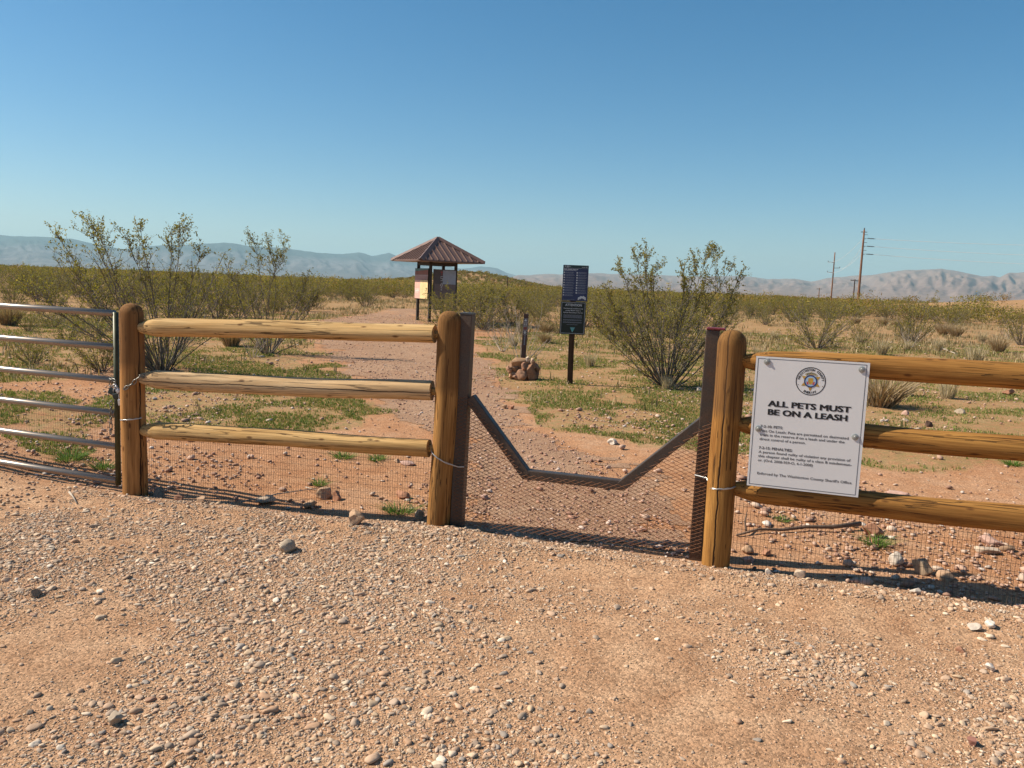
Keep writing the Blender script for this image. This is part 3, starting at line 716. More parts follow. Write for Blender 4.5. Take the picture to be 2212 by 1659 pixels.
mb = MB(); mb.box(tb + DS * .016 + Z3 * .006, .104, .088, .014, DS, NS, Z3); bevel(mb.build("cap", M['redcap'], st), .005)["label"] = "red plastic cap"
pts = [PL(*q, SA, NS) for q in ((1012, 858), (1137, 1024), (1345, 1047), (1520, 910))]
pts[0] = pts[0] + LA * .6; 
w = .062
def bar(a, b, mt=M['steel'], ww=w, e0=0., e1=0.):
    mb = MB(); ax = (b - a); L = np.linalg.norm(ax); ax = ax / L; up = np.cross(ax, NS); up /= np.linalg.norm(up)
    a2 = a - ax * e0; b2 = b + ax * e1
    mb.box((a2 + b2) / 2, np.linalg.norm(b2 - a2), ww, ww, ax, NS, up); return bevel(mb.build("frame_bar", mt, st), .005)
bar(pts[0], pts[1], e1=.012); bar(pts[1], pts[2], ww=w - .003, e0=.018, e1=.018); bar(pts[2], pts[3], e0=.012)
# expanded metal: diamond net clipped to the outline below the notch
mb = MB(); lw, sw = .0505, .0112
Ltot = float((SB - SA) @ DS)
def top_at(t):
    T_ = [float((p - SA) @ DS) for p in pts]; Z_ = [p[2] for p in pts]
    return float(np.interp(t, T_, Z_)) + .004
off = NS * .043
nz_ = int(.9 / sw) + 1; nt2 = int((Ltot + .06) / lw) + 1
for i in range(-1, nt2 + 1):
    for k in range(nz_):
        t0 = -.02 + i * lw + (lw / 2 if k % 2 else 0); z0 = .012 + k * sw
        for sx in (-1, 1):
            t1 = t0 + sx * lw / 2; z1 = z0 + sw
            if min(t0, t1) < -.030 or max(t0, t1) > Ltot + .03: continue
            if max(z0, z1) > min(top_at(t0), top_at(t1)) + .006: continue
            a = SA + DS * t0 + Z3 * z0 + off + LA * z0 * .7; b = SA + DS * t1 + Z3 * z1 + off + LA * z1 * .7
            mb.tube([a, b], .0014, 4, False)
mb.build("expanded_mesh", M['rust'], st)

# tie wires
def tie(pts, label, r=.0022):
    mb = MB(); P_ = [np.array(p, float) for p in pts]; c = P_[0]
    mb.tube(P_, r, 6); mb.tube([p + np.array([0, -.002, .006 * (1 if i % 2 else .4)]) for i, p in enumerate(P_)], r, 6)
    o = mb.build("tie_wire", M['galv'], None, True, off=tuple(c)); o.location = c
    tag(o, label, "wire", "wire ties round the wooden posts")
def ring_pts(c, r, a0, a1, z0, z1, n=12):
    return [np.array([c[0] + r * math.cos(a), c[1] + r * math.sin(a), z]) for a, z in zip(np.linspace(a0, a1, n), np.linspace(z0, z1, n))]
aa = math.atan2(-1, -.0)
tie(ring_pts(PL0, .081, math.pi * 1.0, math.pi * 1.85, .500, .525), "twisted wire tied round the orange post above the lowest rail")
tie(ring_pts(PC0 + lean * .35, .0745, math.pi * .95, math.pi * 1.62, .49, .405, 10) + [SA + LA * .3 + NS * .047 + Z3 * .378, SA + LA * .3 + NS * .047 + DS * .04 + Z3 * .38], "single wire sagging across the middle post to the steel post")
tie([SB + NS * .047 - DS * .035 + Z3 * .47, SB + NS * .047 + DS * .035 + Z3 * .455] + ring_pts(PR0, .081, math.pi * 1.15, math.pi * 1.85, .44, .462, 10), "bright wire joining the red-capped steel post to the end wooden post")

# ------------------------------------------------------------------ lettering
_cap = [None]
def letters(s, bold=0.0, spacing=1.0):
    cu = bpy.data.curves.new("txt", 'FONT'); cu.body = s; cu.size = 1.0; cu.offset = bold; cu.resolution_u = 3; cu.space_character = spacing; cu.fill_mode = 'FRONT'
    o = bpy.data.objects.new("txt", cu); COL.objects.link(o); bpy.context.view_layer.update()
    me = bpy.data.meshes.new_from_object(o.evaluated_get(bpy.context.evaluated_depsgraph_get()))
    V = np.array([v.co[:2] for v in me.vertices]) if len(me.vertices) else np.zeros((0, 2)); F_ = [tuple(p.vertices) for p in me.polygons]
    bpy.data.objects.remove(o); bpy.data.curves.remove(cu); bpy.data.meshes.remove(me); return V, F_
_V, _ = letters("H"); CAPH = _V[:, 1].max() - _V[:, 1].min()
class Panel:
    """flat face with origin top-left; u to the right, v down, metres"""
    def __init__(s, o, X, D, n): s.o = np.array(o, float); s.X = np.array(X, float); s.D = np.array(D, float); s.n = np.array(n, float)
    def P(s, u, v, h): return s.o + s.X * u + s.D * v + s.n * h
    def text(s, mb, st_, u0, u1, base, cap, bold=0., h=.0012, spacing=1.0):
        if bold > .001:                                # heavy type: the outline is thickened by close copies
            q = 0
            for du in (-1, -.5, 0, .5, 1):
                for dv in (-.6, .6): s.text(mb, st_, u0 + bold * (1 + du), u1 - bold * (1 - du), base + bold * .5 * dv - bold * .3, cap - bold * .6, 0., h + .00004 * q, spacing); q += 1
            return
        V, F_ = letters(st_, bold / cap * CAPH if bold else 0., spacing); x0, x1 = V[:, 0].min(), V[:, 0].max()
        if u1 is None: k = cap / CAPH * 1.0; u = u0 + (V[:, 0] - x0) * k
        else: u = u0 + (V[:, 0] - x0) / (x1 - x0) * (u1 - u0)
        v = base - V[:, 1] * cap / CAPH
        mb.add([s.P(a, b, h) for a, b in zip(u, v)], F_)
    def arc_text(s, mb, st_, cu, cv, r, a0, a1, cap, inward=False, h=.003, bold=0., wk=1.0):
        n = len(st_)
        for i, ch in enumerate(st_):
            if ch == ' ': continue
            V, F_ = letters(ch, bold / cap * CAPH); V = V - np.array([(V[:, 0].min() + V[:, 0].max()) / 2, 0]); k = cap / CAPH; a = a0 + (a1 - a0) * i / (n - 1)
            rad = np.array([math.sin(a), -math.cos(a)])                     # outward, in (u, v)
            upv = -rad if inward else rad; rt = np.array([math.cos(a), math.sin(a)]) * (-1 if inward else 1)
            Q = [(cu + r * rad[0] + x * k * wk * rt[0] + y * k * upv[0], cv + r * rad[1] + x * k * wk * rt[1] + y * k * upv[1]) for x, y in V]
            mb.add([s.P(a_, b_, h) for a_, b_ in Q], F_)
    def rect(s, mb, u0, v0, u1, v1, h, k=0): mb.add([s.P(u0, v1, h), s.P(u1, v1, h), s.P(u1, v0, h), s.P(u0, v0, h)], [(0, 1, 2, 3)], k)
    def shape(s, mb, pts_, h, k=0): mb.add([s.P(u, v, h) for u, v in pts_], [tuple(range(len(pts_)))], k)
    def disc(s, mb, cu, cv, r, h, n=40, k=0): s.shape(mb, [(cu + r * math.cos(a), cv - r * math.sin(a)) for a in np.linspace(0, 2 * math.pi, n, endpoint=False)], h, k)
    def annulus(s, mb, cu, cv, r0, r1, h, n=48):
        V = []; 
        for r in (r0, r1): V += [s.P(cu + r * math.cos(a), cv - r * math.sin(a), h) for a in np.linspace(0, 2 * math.pi, n, endpoint=False)]
        mb.add(V, [(i, n + i, n + (i + 1) % n, (i + 1) % n) for i in range(n)])
    def frame(s, mb, u0, v0, u1, v1, w, h):
        s.rect(mb, u0, v0, u1, v0 + w, h); s.rect(mb, u0, v1 - w, u1, v1, h); s.rect(mb, u0, v0 + w, u0 + w, v1 - w, h); s.rect(mb, u1 - w, v0 + w, u1, v1 - w, h)
    def dashes(s, mb, u0, u1, v, hgt, h, rg_):
        u = u0
        while u < u1 - .003:
            l = rg_.uniform(2.2, 6.5) * hgt; s.rect(mb, u, v, min(u + l, u1), v + hgt, h); u += l + hgt * .8

# leash sign
SO = np.array([1.283, 4.367, 1.184]); SWD, SHT = .555, .697
sg = empty("leash_sign", tuple(SO + DR * SWD / 2 - Z3 * SHT / 2), "white leash notice with round badge fixed to the brown log rails", "sign")
pn = Panel(SO, DR, -Z3, NR)
mb = MB(); mb.box(SO + DR * SWD / 2 - Z3 * SHT / 2 - NR * .002, SWD, .004, SHT, DR, NR, Z3); mb.build("panel", M['white'], sg)
S_ = lambda u, v: (u * SWD, v * SHT)
mb = MB(); pn.frame(mb, .018 * SWD, .014 * SHT, .976 * SWD, .986 * SHT, .0026, .0006); mb.build("border_line", M['border'], sg)
mb = MB()
pn.text(mb, "ALL PETS MUST", .137 * SWD, .874 * SWD, .374 * SHT, .044 * SHT, bold=.0028, h=.0008)
pn.text(mb, "BE ON A LEASH", .142 * SWD, .850 * SWD, .439 * SHT, .044 * SHT, bold=.0028, h=.0008)
mb.build("heading", M['ink'], sg)
cp = .0185 * SHT
for part_, lines in (("pets_paragraph", (("7-2-10: PETS:", .085, .29, .540, 1), ("Pets On Leash: Pets are permitted on designated", .085, .874, .574, 0), ("trails in the reserve if on a leash and under the", .085, .843, .605, 0), ("direct control of a person.", .085, .503, .638, 0))),
                     ("penalties_paragraph", (("7-2-15: PENALTIES:", .085, .392, .706, 1), ("A person found guilty of violating any provision of", .085, .908, .738, 0), ("this chapter shall be guilty of a class B misdemean-", .085, .921, .770, 0), ("or. (Ord. 2008-959-O, 4-1-2008)", .085, .583, .803, 0))),
                     ("enforcement_line", (("Enforced by The Washington County Sheriff's Office", .088, .933, .905, 0),))):
    mb = MB()
    for t_, a, b, v, bd in lines: pn.text(mb, t_, a * SWD, b * SWD, v * SHT, cp, bold=.0006 if bd else .00035, h=.0008)
    mb.build(part_, M['inkgrey'], sg)
cu_, cv_, rr_ = .503 * SWD, .163 * SHT, .0735
em = MB(); pn.annulus(em, cu_, cv_, rr_ - .0042, rr_, .0007); emo = em.build("emblem", M['ink'], sg)
mb = MB(); pn.arc_text(mb, "WASHINGTON COUNTY", cu_, cv_, .0545, -1.36, 1.42, .0105, bold=.0007, h=.0008, wk=.9); mb.build("county_lettering", M['ink'], emo); mb = MB(); pn.arc_text(mb, "SHERIFF", cu_, cv_, .0645, math.pi + .48, math.pi - .48, .0105, True, bold=.0007, h=.0008)
mb.build("sheriff_lettering", M['ink'], emo)
for du in (-.059, .059): mb = MB(); pn.disc(mb, cu_ + du, cv_ + .022, .0022, .0008, 10); mb.build("dot", M['ink'], emo)
mb = MB(); star = []
for i in range(12):
    a = math.pi / 6 * i; r_ = .052 if i % 2 == 0 else .028; star.append((cu_ + r_ * math.sin(a) * (1 if i else 1), cv_ + r_ * math.cos(a)))
pn.shape(mb, star, .0008); mb.build("badge_star", M['gold'], emo)
mb = MB(); V_ = []
for i in range(9):
    a = -.72 + 1.44 * i / 8; V_.append((cu_ + .047 * math.sin(a), cv_ - .047 * math.cos(a)))
for i in range(9):
    a = .72 - 1.44 * i / 8; V_.append((cu_ + .036 * math.sin(a), cv_ - .036 * math.cos(a)))
pn.shape(mb, V_, .0011); mb.build("badge_ribbon", plain("ribbon_gold", (.36, .31, .2), .5), emo)
mb = MB(); pn.arc_text(mb, "DEPUTY", cu_, cv_, .0385, -.45, .45, .006, h=.0014, bold=.0003); mb.build("ribbon_lettering", M['ink'], emo)
mb = MB(); pn.annulus(mb, cu_, cv_, .0255, .0325, .0014); mb.build("badge_ring", M['navy'], emo)
mb = MB(); pn.disc(mb, cu_, cv_, .0255, .0014); mb.build("badge_field", M['ltblue'], emo)
mb = MB(); pn.shape(mb, [(cu_ - .012, cv_ - .017), (cu_ + .012, cv_ - .017), (cu_ + .0125, cv_ + .004), (cu_ + .007, cv_ + .014), (cu_, cv_ + .018), (cu_ - .007, cv_ + .014), (cu_ - .0125, cv_ + .004)], .0017); mb.build("badge_shield", M['gold'], emo)
mb = MB()
for k in (-1, 1): pn.shape(mb, [(cu_ + k * .014, cv_ + .003), (cu_ + k * .021, cv_ + .001), (cu_ + k * .018, cv_ + .016), (cu_ + k * .008, cv_ + .019)], .0017)
mb.build("badge_flag", M['badgered'], emo)
for u, v in ((.101, .037), (.934, .05), (.067, .551), (.928, .55)):
    c = pn.P(u * SWD, v * SHT, 0); mb = MB()
    mb.tube([c, c + NR * .004, c + NR * .006], [.0165, .0165, .011], 18); mb.tube([c + NR * .006, c + NR * .010], [.008, .005], 10); mb.build("washer", M['button'], sg, False)

# two-panel notice post
q = on(1231, 830); nb = np.array([q[0], q[1], 0.])
np_ = empty("notice_post", tuple(q), "wooden post carrying a dark blue rules board over a black attention board", "sign")
XN = np.array([math.cos(.06), -math.sin(.06), 0]); NN = np.array([-XN[1] * -1, -XN[0], 0]); NN = np.array([XN[1], -XN[0], 0]); 
zb = lambda py: float((lambda lo_hi: lo_hi)(0))
def z_at(px_base, py): # height over the sign's base whose picture row is py
    lo, hi = -1., 8.
    for _ in range(50):
        m2 = (lo + hi) / 2
        if proj((nb[0], nb[1], m2))[1] > py: lo = m2
        else: hi = m2
    return lo
slean = np.array([-.011, 0, 0])
mb = MB(); a = nb + Z3 * -.2; b = nb + slean * 1.6 + Z3 * 1.80; ax = (b - a) / np.linalg.norm(b - a)
mb.box((a + b) / 2, .088, .088, np.linalg.norm(b - a), XN, NN, ax); bevel(mb.build("post", M['postwood'], np_), .006)
ztop, zmid, zlow = z_at(0, 573), z_at(0, 650.5), z_at(0, 722)
wN = .392
def npanel(z1, z0, mt, name, rad, dx):
    c = nb + slean * ((z0 + z1) / 2 / 1.2) + NN * .047 + XN * dx; h_ = z1 - z0; mb = MB(); P_ = []
    for sx, sy, a0 in ((1, -1, -90), (1, 1, 0), (-1, 1, 90), (-1, -1, 180)):
        for k in range(6):
            a_ = math.radians(a0 + 18 * k); P_.append((sx * (wN / 2 - rad) + rad * math.cos(a_), sy * (h_ / 2 - rad) + rad * math.sin(a_)))
    mb.prism(P_, c + Z3 * (z0 + z1) / 2, XN, Z3, NN, .004); o = mb.build(name, mt, np_)
    return o, Panel(c + Z3 * z1 - XN * wN / 2 + NN * .004, XN, -Z3, NN), h_
rgd = np.random.default_rng(4)
o, pa, hh = npanel(ztop, zmid + .004, M['bluepanel'], "rules_panel", .008, .022)
mb = MB(); pa.rect(mb, .004, .004, wN - .004, .046, .0006); mb.build("header_strip", M['bluehead'], o)
mb = MB(); pa.shape(mb, [(.02, .012), (.04, .012), (.03, .036)], .0012); pa.shape(mb, [(.352, .036), (.372, .036), (.362, .012)], .0012)
for u0, u1, v in ((.05, .10, .012), (.05, .118, .022), (.05, .09, .032), (.285, .345, .026)): pa.dashes(mb, u0, u1, v, .006, .0012, rgd)
pa.dashes(mb, .012, .23, .060, .011, .0009, rgd); pa.dashes(mb, .012, .215, .080, .006, .0009, rgd)
pa.rect(mb, .004, .047, wN - .004, .049, .0009)
for k in range(10): pa.rect(mb, .012, .106 + k * .0385, .031, .125 + k * .0385, .0009)
for k in range(9): pa.rect(mb, .208, .106 + k * .0385, .229, .127 + k * .0385, .0009)
blob = [(.245, .525), (.25, .49), (.275, .478), (.29, .466), (.315, .474), (.33, .462), (.35, .478), (.368, .486), (.372, .525), (.35, .527), (.345, .51), (.325, .512), (.318, .5), (.30, .503), (.29, .515), (.272, .51), (.262, .527)]
pa.shape(mb, [(u, v * hh / .545) for u, v in blob], .0009); mb.build("print", M['print'], o)
mb = MB()
for k in range(10):
    for q_ in range(3): pa.dashes(mb, .04, .185 - .03 * rgd.random(), .106 + k * .0385 + q_ * .009, .0045, .0009, rgd)
mb.build("text_column", M['dimprint'], o); mb = MB()
for k in range(9):
    for q_ in range(3): pa.dashes(mb, .238, .375 - .03 * rgd.random(), .106 + k * .0385 + q_ * .009, .0045, .0009, rgd)
mb.build("text_column", M['dimprint'], o); mb = MB(); pa.dashes(mb, .012, .2, hh - .022, .004, .0009, rgd); mb.build("footer_line", M['dimprint'], o)
o, pa, hh = npanel(zmid - .006, zlow, M['blackpanel'], "attention_panel", .03, .005)
mb = MB(); pa.frame(mb, .014, .014, wN - .014, hh - .014, .0045, .0008)
pa.text(mb, "ATTENTION", .07, .325, .072, .036, bold=.0012, h=.0012)
pa.text(mb, "Commercial outfitters and", .045, .345, .115, .017, bold=.0004, h=.0012)
pa.text(mb, "guides MUST have a", .078, .312, .147, .017, bold=.0004, h=.0012); pa.text(mb, "Special Recreation Permit", .045, .345, .179, .017, bold=.0004, h=.0012); mb.build("print", M['print'], o)
for rows_, u0, u1 in (((.205, .216, .227, .238, .249), .05, .335), ((.278, .289), .045, .335), ((.315, .326), .045, .335), ((.355,), .105, .275)):
    mb = MB()
    for v in rows_: pa.dashes(mb, u0, u1, v, .005, .0009, rgd)
    mb.build("text_block", M['dimprint'], o)
mb = MB(); t0 = .40; pa.shape(mb, [(.16, t0), (.235, t0), (.20, t0 + .075), (.195, t0 + .075)], .0009); mb.build("logo", M['teal'], o)
mb = MB(); pa.shape(mb, [(.175, t0 + .018), (.188, t0 + .006), (.198, t0 + .016), (.208, t0 + .006), (.222, t0 + .018)], .0014); mb.build("logo_mark", M['dimprint'], o); mb = MB(); pa.rect(mb, .194, t0 + .055, .201, t0 + .072, .0014); mb.build("logo_mark", M['dimprint'], o)

# trail marker in its heap of stones
q = on(1130, 812); mk = empty("trail_marker", tuple(q), "slim brown trail marker with white pictogram stickers rising from the stone heap", "trail marker")
mdep = q[1]
def mz(py):
    lo, hi = -1., 8.
    for _ in range(50):
        m2 = (lo + hi) / 2
        if proj((q[0], q[1], m2))[1] > py: lo = m2
        else: hi = m2
    return lo
mtop = mz(678); ml = np.array([.03, 0, 0]); Q0 = np.array([q[0] - .02, q[1], 0]); XM = np.array([1., -.1, 0]); XM /= np.linalg.norm(XM); NM = np.array([XM[1], -XM[0], 0])
mb = MB(); a = Q0 - Z3 * .1; b = Q0 + ml + Z3 * mtop; ax = (b - a) / np.linalg.norm(b - a)
mb.box((a + b) / 2, .082, .012, np.linalg.norm(b - a), XM, NM, ax); bevel(mb.build("blade", M['marker'], mk), .003)
pm = Panel(b - XM * .041 + NM * .007, XM, -ax, NM)
mb = MB(); rows = [(.078, .142), (.146, .206), (.212, .272), (.278, .345)]
for v0, v1 in rows: pm.frame(mb, .006, v0, .074, v1, .003, .0006)
v0 = rows[0][0]; pm.shape(mb, [(.012, v0 + .03), (.03, v0 + .018), (.036, v0 + .008), (.046, v0 + .018), (.068, v0 + .022), (.05, v0 + .036), (.062, v0 + .054), (.04, v0 + .044), (.02, v0 + .056), (.028, v0 + .04)], .0006)
v0 = rows[1][0]
for u in (.025, .05): pm.disc(mb, u + .003, v0 + .012, .006, .0006, 10); pm.rect(mb, u - .004, v0 + .02, u + .01, v0 + .038, .0006); pm.rect(mb, u - .004, v0 + .039, u + .001, v0 + .054, .0006); pm.rect(mb, u + .005, v0 + .039, u + .01, v0 + .054, .0006)
v0 = rows[3][0]; pm.shape(mb, [(.04, v0 + .006), (.066, v0 + .034), (.05, v0 + .034), (.05, v0 + .06), (.03, v0 + .06), (.03, v0 + .034), (.014, v0 + .034)], .0006)
mb.build("sticker", M['print'], mk)
mb = MB(); v0 = rows[2][0]; pm.rect(mb, .012, v0 + .006, .068, v0 + .054, .0006); mb.build("sticker", plain("red_sticker", (.20, .06, .055), .5), mk)["label"] = "dull red pictogram sticker"
mb = MB(); pm.text(mb, "TRAIL", .0, .1, 0, .02, h=0) if False else None
for k in range(7): pm.rect(mb, .032, .385 + k * .02, .052, .400 + k * .02, .0006)
pm.rect(mb, .026, .362, .058, .374, .0006); mb.build("vertical_lettering", M['dimprint'], mk)

# ------------------------------------------------------------------ rocks
ROCKV, ROCKF = ico(4)
def rock(loc, sx, sy, sz, seed, col, label, group=None, rot=None, sink=.15, tilt=0.):
    rg_ = np.random.default_rng(seed); V = chipped(ROCKV, rg_, 12, .45, .88, .1) if not ('ounded' in label or 'smooth' in label) else chipped(ROCKV, rg_, 5, .75, .95, .16)
    n_ = sum(np.sin(V @ rg_.normal(0, f, 3) + rg_.uniform(0, 6)) * a for f, a in ((5, .03), (9, .018), (16, .011), (28, .006))); V = V * (1 + n_)[:, None]
    V = V * np.array([sx, sy, sz]) / 2
    a = rot if rot is not None else rg_.uniform(0, 6.28); R_ = np.array(Matrix.Rotation(a, 3, 'Z') @ Matrix.Rotation(tilt, 3, 'X')); V = V @ R_.T
    V[:, 2] -= V[:, 2].min() + sz * sink
    c = np.array(col) * (1 + .25 * (fbm(V[:, 0] / sx * 5 + seed, V[:, 1] / sx * 5 + V[:, 2] / sz * 3, seed, 3) - .5))[:, None]
    me = npmesh("rock", V, ROCKF.ravel(), 3, c); o = link("rock", me, M['rock'], smooth=True); o.location = loc
    mod = o.modifiers.new("edge", 'EDGE_SPLIT'); mod.split_angle = math.radians(32)
    return tag(o, label, "rock", group)
TAN = (.50, .32, .20); GREY = (.42, .33, .24); RED = (.40, .20, .12); PALE = (.58, .44, .32); CREAM = (.64, .54, .44); BRN = (.38, .235, .14); PINK = (.52, .33, .26)
def px_m(px, py): return np.linalg.norm(G(px, py) - _C) / FPX
ROCKS = [
 (770, 1140, 50, 34, 34, TAN, "tan pyramid-shaped stone alone on the gravel before the pale rails"),
 (766, 1118, 18, 15, 15, PALE, "small pale stone just behind the tan pyramid-shaped one"),
 (622, 1188, 38, 30, 24, GREY, "smooth rounded grey cobble on the gravel, alone"),
 (78, 1287, 32, 24, 20, BRN, "brown lump of rock on the open gravel at the photo's left side"),
 (252, 1553, 34, 28, 26, GREY, "angular grey-brown stone at the sandy edge of the foreground gravel"),
 (342, 1064, 44, 24, 26, (.34, .24, .17), "dark flat stone leaning next to the orange gate post"),
 (327, 1062, 24, 18, 20, TAN, "tan stone at the foot of the orange gate post"),
 (388, 1078, 26, 18, 14, RED, "reddish stone in the fence shadow under the pale rails"),
 (434, 1086, 26, 20, 14, TAN, "flat tan stone at the gravel edge under the pale rails"),
 (575, 1072, 52, 28, 20, PALE, "pale flat slab just behind the wire mesh"),
 (700, 1060, 46, 34, 26, TAN, "large tan boulder behind the wire mesh, below the pale rails"),
 (728, 1064, 28, 22, 22, RED, "red-brown stone touching the large tan boulder"),
 (672, 1080, 36, 24, 20, TAN, "orange-tan stone in front of the large tan boulder"),
 (868, 1062, 40, 28, 22, RED, "reddish rock behind the mesh near a green tuft"),
 (1048, 1072, 26, 20, 14, PINK, "pinkish stone at the foot of the steel post mesh"),
 (906, 1108, 30, 22, 18, TAN, "tan stone beside the foot of the middle log post"),
 (880, 1001, 36, 24, 14, PINK, "flat pinkish rock on the trail edge beyond the lowest pale rail"),
 (857, 996, 18, 14, 10, TAN, "small tan stone next to the flat pinkish trail rock"),
 (1325, 956, 40, 24, 13, CREAM, "cream flat stone on the grass seen over the step-over notch"),
 (1105, 886, 20, 16, 13, RED, "reddish stone on the trail, larger of a close pair"),
 (1089, 884, 15, 12, 12, TAN, "tan stone on the trail, smaller of a close pair"),
 (1510, 845, 26, 18, 13, CREAM, "white-grey stone at the far side of the red-capped steel post"),
 (1938, 1078, 66, 34, 22, PINK, "broad pinkish rock above the lowest brown rail by the sign"),
 (1884, 1150, 44, 30, 28, RED, "red-brown broken rock at the end of the fallen branch"),
 (1936, 1210, 34, 26, 26, CREAM, "cream rounded stone behind the mesh in front of a dark block"),
 (1992, 1228, 56, 36, 34, (.38, .28, .19), "dark grey-brown block behind the mesh under the brown rails"),
 (2044, 1240, 56, 34, 30, TAN, "orange-tan rock right of the dark grey-brown block"),
 (2140, 1172, 44, 28, 22, PINK, "pinkish stone on top-rear of the small stack behind the mesh"),
 (2134, 1186, 50, 32, 22, PALE, "pale pink flat stone at the front of the small stack"),
 (2172, 1182, 34, 22, 14, BRN, "brown flat stone to the side of the small stack"),
 (1616, 1184, 28, 22, 20, TAN, "tan stone behind the mesh beside the end log post, upper of two"),
 (1619, 1200, 32, 22, 16, PINK, "pinkish stone behind the mesh beside the end log post, lower of two"),
 (1658, 1188, 30, 20, 15, RED, "red-tan stone behind the mesh, a step from the end log post"),
 (1726, 1248, 30, 24, 22, PALE, "pale angular stone on the gravel bank in front of the shadow"),
 (1659, 1241, 18, 15, 15, CREAM, "small round cream stone on the gravel bank by the end post"),
 (1978, 1287, 24, 18, 16, CREAM, "blocky cream stone on the gravel bank below the fence shadow"),
 (2102, 1363, 36, 24, 14, CREAM, "white patchy flat stone on the sand, larger of two"),
 (2138, 1361, 24, 16, 11, (.68, .6, .52), "white smooth stone on the sand, smaller of two"),
 (2139, 1444, 22, 18, 16, (.68, .58, .5), "white-pink round pebble on the gravel at the photo's right side"),
 (2076, 1406, 18, 16, 13, RED, "dark red small stone on the gravel, above the white pebbles"),
 (2098, 1612, 22, 22, 20, (.33, .15, .11), "dark red upright stone on the near sand at the right"),
 (1954, 896, 18, 14, 13, PINK, "pinkish stone in the grass over the middle brown rail, upper"),
 (1955, 911, 16, 13, 12, PALE, "pale stone in the grass over the middle brown rail, lower"),
 (2005, 921, 18, 14, 13, (.12, .07, .05), "dark brown stone in the grass behind the middle brown rail"),
 (2072, 893, 24, 16, 13, GREY, "dark grey flat stone in the grass between the brown rails"),
 (2178, 855, 24, 18, 14, RED, "red sandstone lump in the grass under the top brown rail"),
 (1962, 953, 20, 15, 13, TAN, "tan stone right behind the middle brown rail beside the sign"),
]
for i, (x, y, w_, d_, h_, c, lb) in enumerate(ROCKS):
    k = px_m(x, y); p_ = on(x, y); rock(p_, w_ * k, d_ * k, h_ * k * 1.15, 100 + i, c, lb)
# heap of stones round the marker
HEAP = [(-.16, .00, .0, .2, .17, .18, TAN, "lowest pale tan stone at the heap's left foot"), (.10, -.08, .0, .26, .2, .22, (.38, .22, .13), "biggest brown stone at the right foot of the heap"),
 (-.02, -.12, .0, .17, .14, .17, (.34, .21, .14), "rounded brown stone at the front middle of the heap"), (-.09, -.10, .0, .14, .12, .12, (.40, .25, .17), "small brown stone low at the front left of the heap"),
 (.18, .03, .0, .18, .18, .2, (.36, .21, .14), "dark brown stone at the heap's right rear"), (-.13, -.01, .10, .24, .2, .15, (.30, .19, .12), "dark stone wedged in the left middle of the heap"),
 (.03, .0, .11, .26, .22, .19, (.42, .23, .14), "orange-brown stone in the centre of the heap"), (-.08, -.02, .19, .27, .19, .16, (.52, .34, .2), "large orange-tan stone on top at the left of the heap"),
 (.12, .0, .16, .18, .17, .16, (.46, .29, .19), "tan stone on the right shoulder of the heap"), (.045, -.04, .26, .09, .08, .1, CREAM, "small cream stone on the very top of the heap"),
 (.12, -.06, .22, .09, .08, .12, PALE, "pale upright stone near the top right of the heap"), (.18, .0, .13, .14, .12, .14, (.3, .22, .16), "grey-brown stone high on the right flank of the heap"),
 (-.20, -.05, .09, .13, .13, .12, (.42, .26, .17), "brown stone filling the left flank of the heap"), (.0, -.10, .13, .14, .12, .13, (.36, .2, .13), "red-brown stone filling the front middle of the heap"), (.02, .1, .05, .3, .22, .26, (.33, .2, .13), "large dark stone at the back of the heap")]
hp = on(1130, 818)
for i, (dx, dy, dz, a, b, c, col, lb) in enumerate(HEAP):
    rock((hp[0] + dx * 1.12, hp[1] + dy, hp[2] + dz * 1.12), a * 1.22, b * 1.2, c * 1.22, 300 + i, tuple(q * k_ for q, k_ in zip(col, (1.0, .9, .84))), lb + " round the trail marker" if len(lb.split()) < 12 else lb, "stones heaped round the trail marker", sink=.06)
mb = MB(); rw = .285
for z in (.02, .12, .22, .31): mb.tube([np.array([hp[0] + rw * math.cos(a) * 1.0, hp[1] + rw * .72 * math.sin(a), hp[2] + z + .01 * math.sin(3 * a)]) for a in np.linspace(0, 2 * math.pi, 30)], .0010, 4, False)
for a in np.linspace(0, 2 * math.pi, 22, endpoint=False): mb.tube([np.array([hp[0] + rw * math.cos(a), hp[1] + rw * .72 * math.sin(a), hp[2] + z]) for z in (0, .15, .315)], .0012, 4, False)
o = mb.build("wire_basket", M['wiremesh'], None, off=tuple(hp)); o.location = hp; tag(o, "thin wire basket holding the stone heap round the trail marker", "wire basket")

# fallen wood
def stick(pts, r, label, mt, twigs=()):
    c = np.array(pts[0], float); mb = MB(); n = len(pts)
    mb.tube(pts, [r * (1 - .55 * i / (n - 1)) for i in range(n)], 7)
    for t in twigs: mb.tube(t, [r * .5, r * .35, r * .15][:len(t)], 5)
    o = mb.build("branch", mt, None, True, off=tuple(c)); o.location = c; return tag(o, label, "branch")
def gz(x, y, h=0.): p_ = on(x, y); return np.array([p_[0], p_[1], p_[2] + h])
stick([gz(1858, 1139, .045), gz(1800, 1141, .035), gz(1740, 1139, .03), gz(1690, 1141, .02), gz(1640, 1141, .03), gz(1592, 1146, .012)], .016, "long grey-brown fallen branch behind the mesh under the leash sign", plain("branch_bark", (.15, .10, .07), .9, var=.3), [[gz(1612, 1143, .03), gz(1608, 1136, .07), gz(1612, 1132, .13)]])
stick([gz(150, 1072, .01), gz(158, 1082, .012), gz(166, 1092, .01)], .008, "short pale peeled stick on the gravel before the tube gate", M['deadbark'])
stick([gz(520, 1078, .02), gz(600, 1068, .05), gz(690, 1058, .06)], .006, "thin dry twig lying over the stones behind the mesh", M['deadbark'])
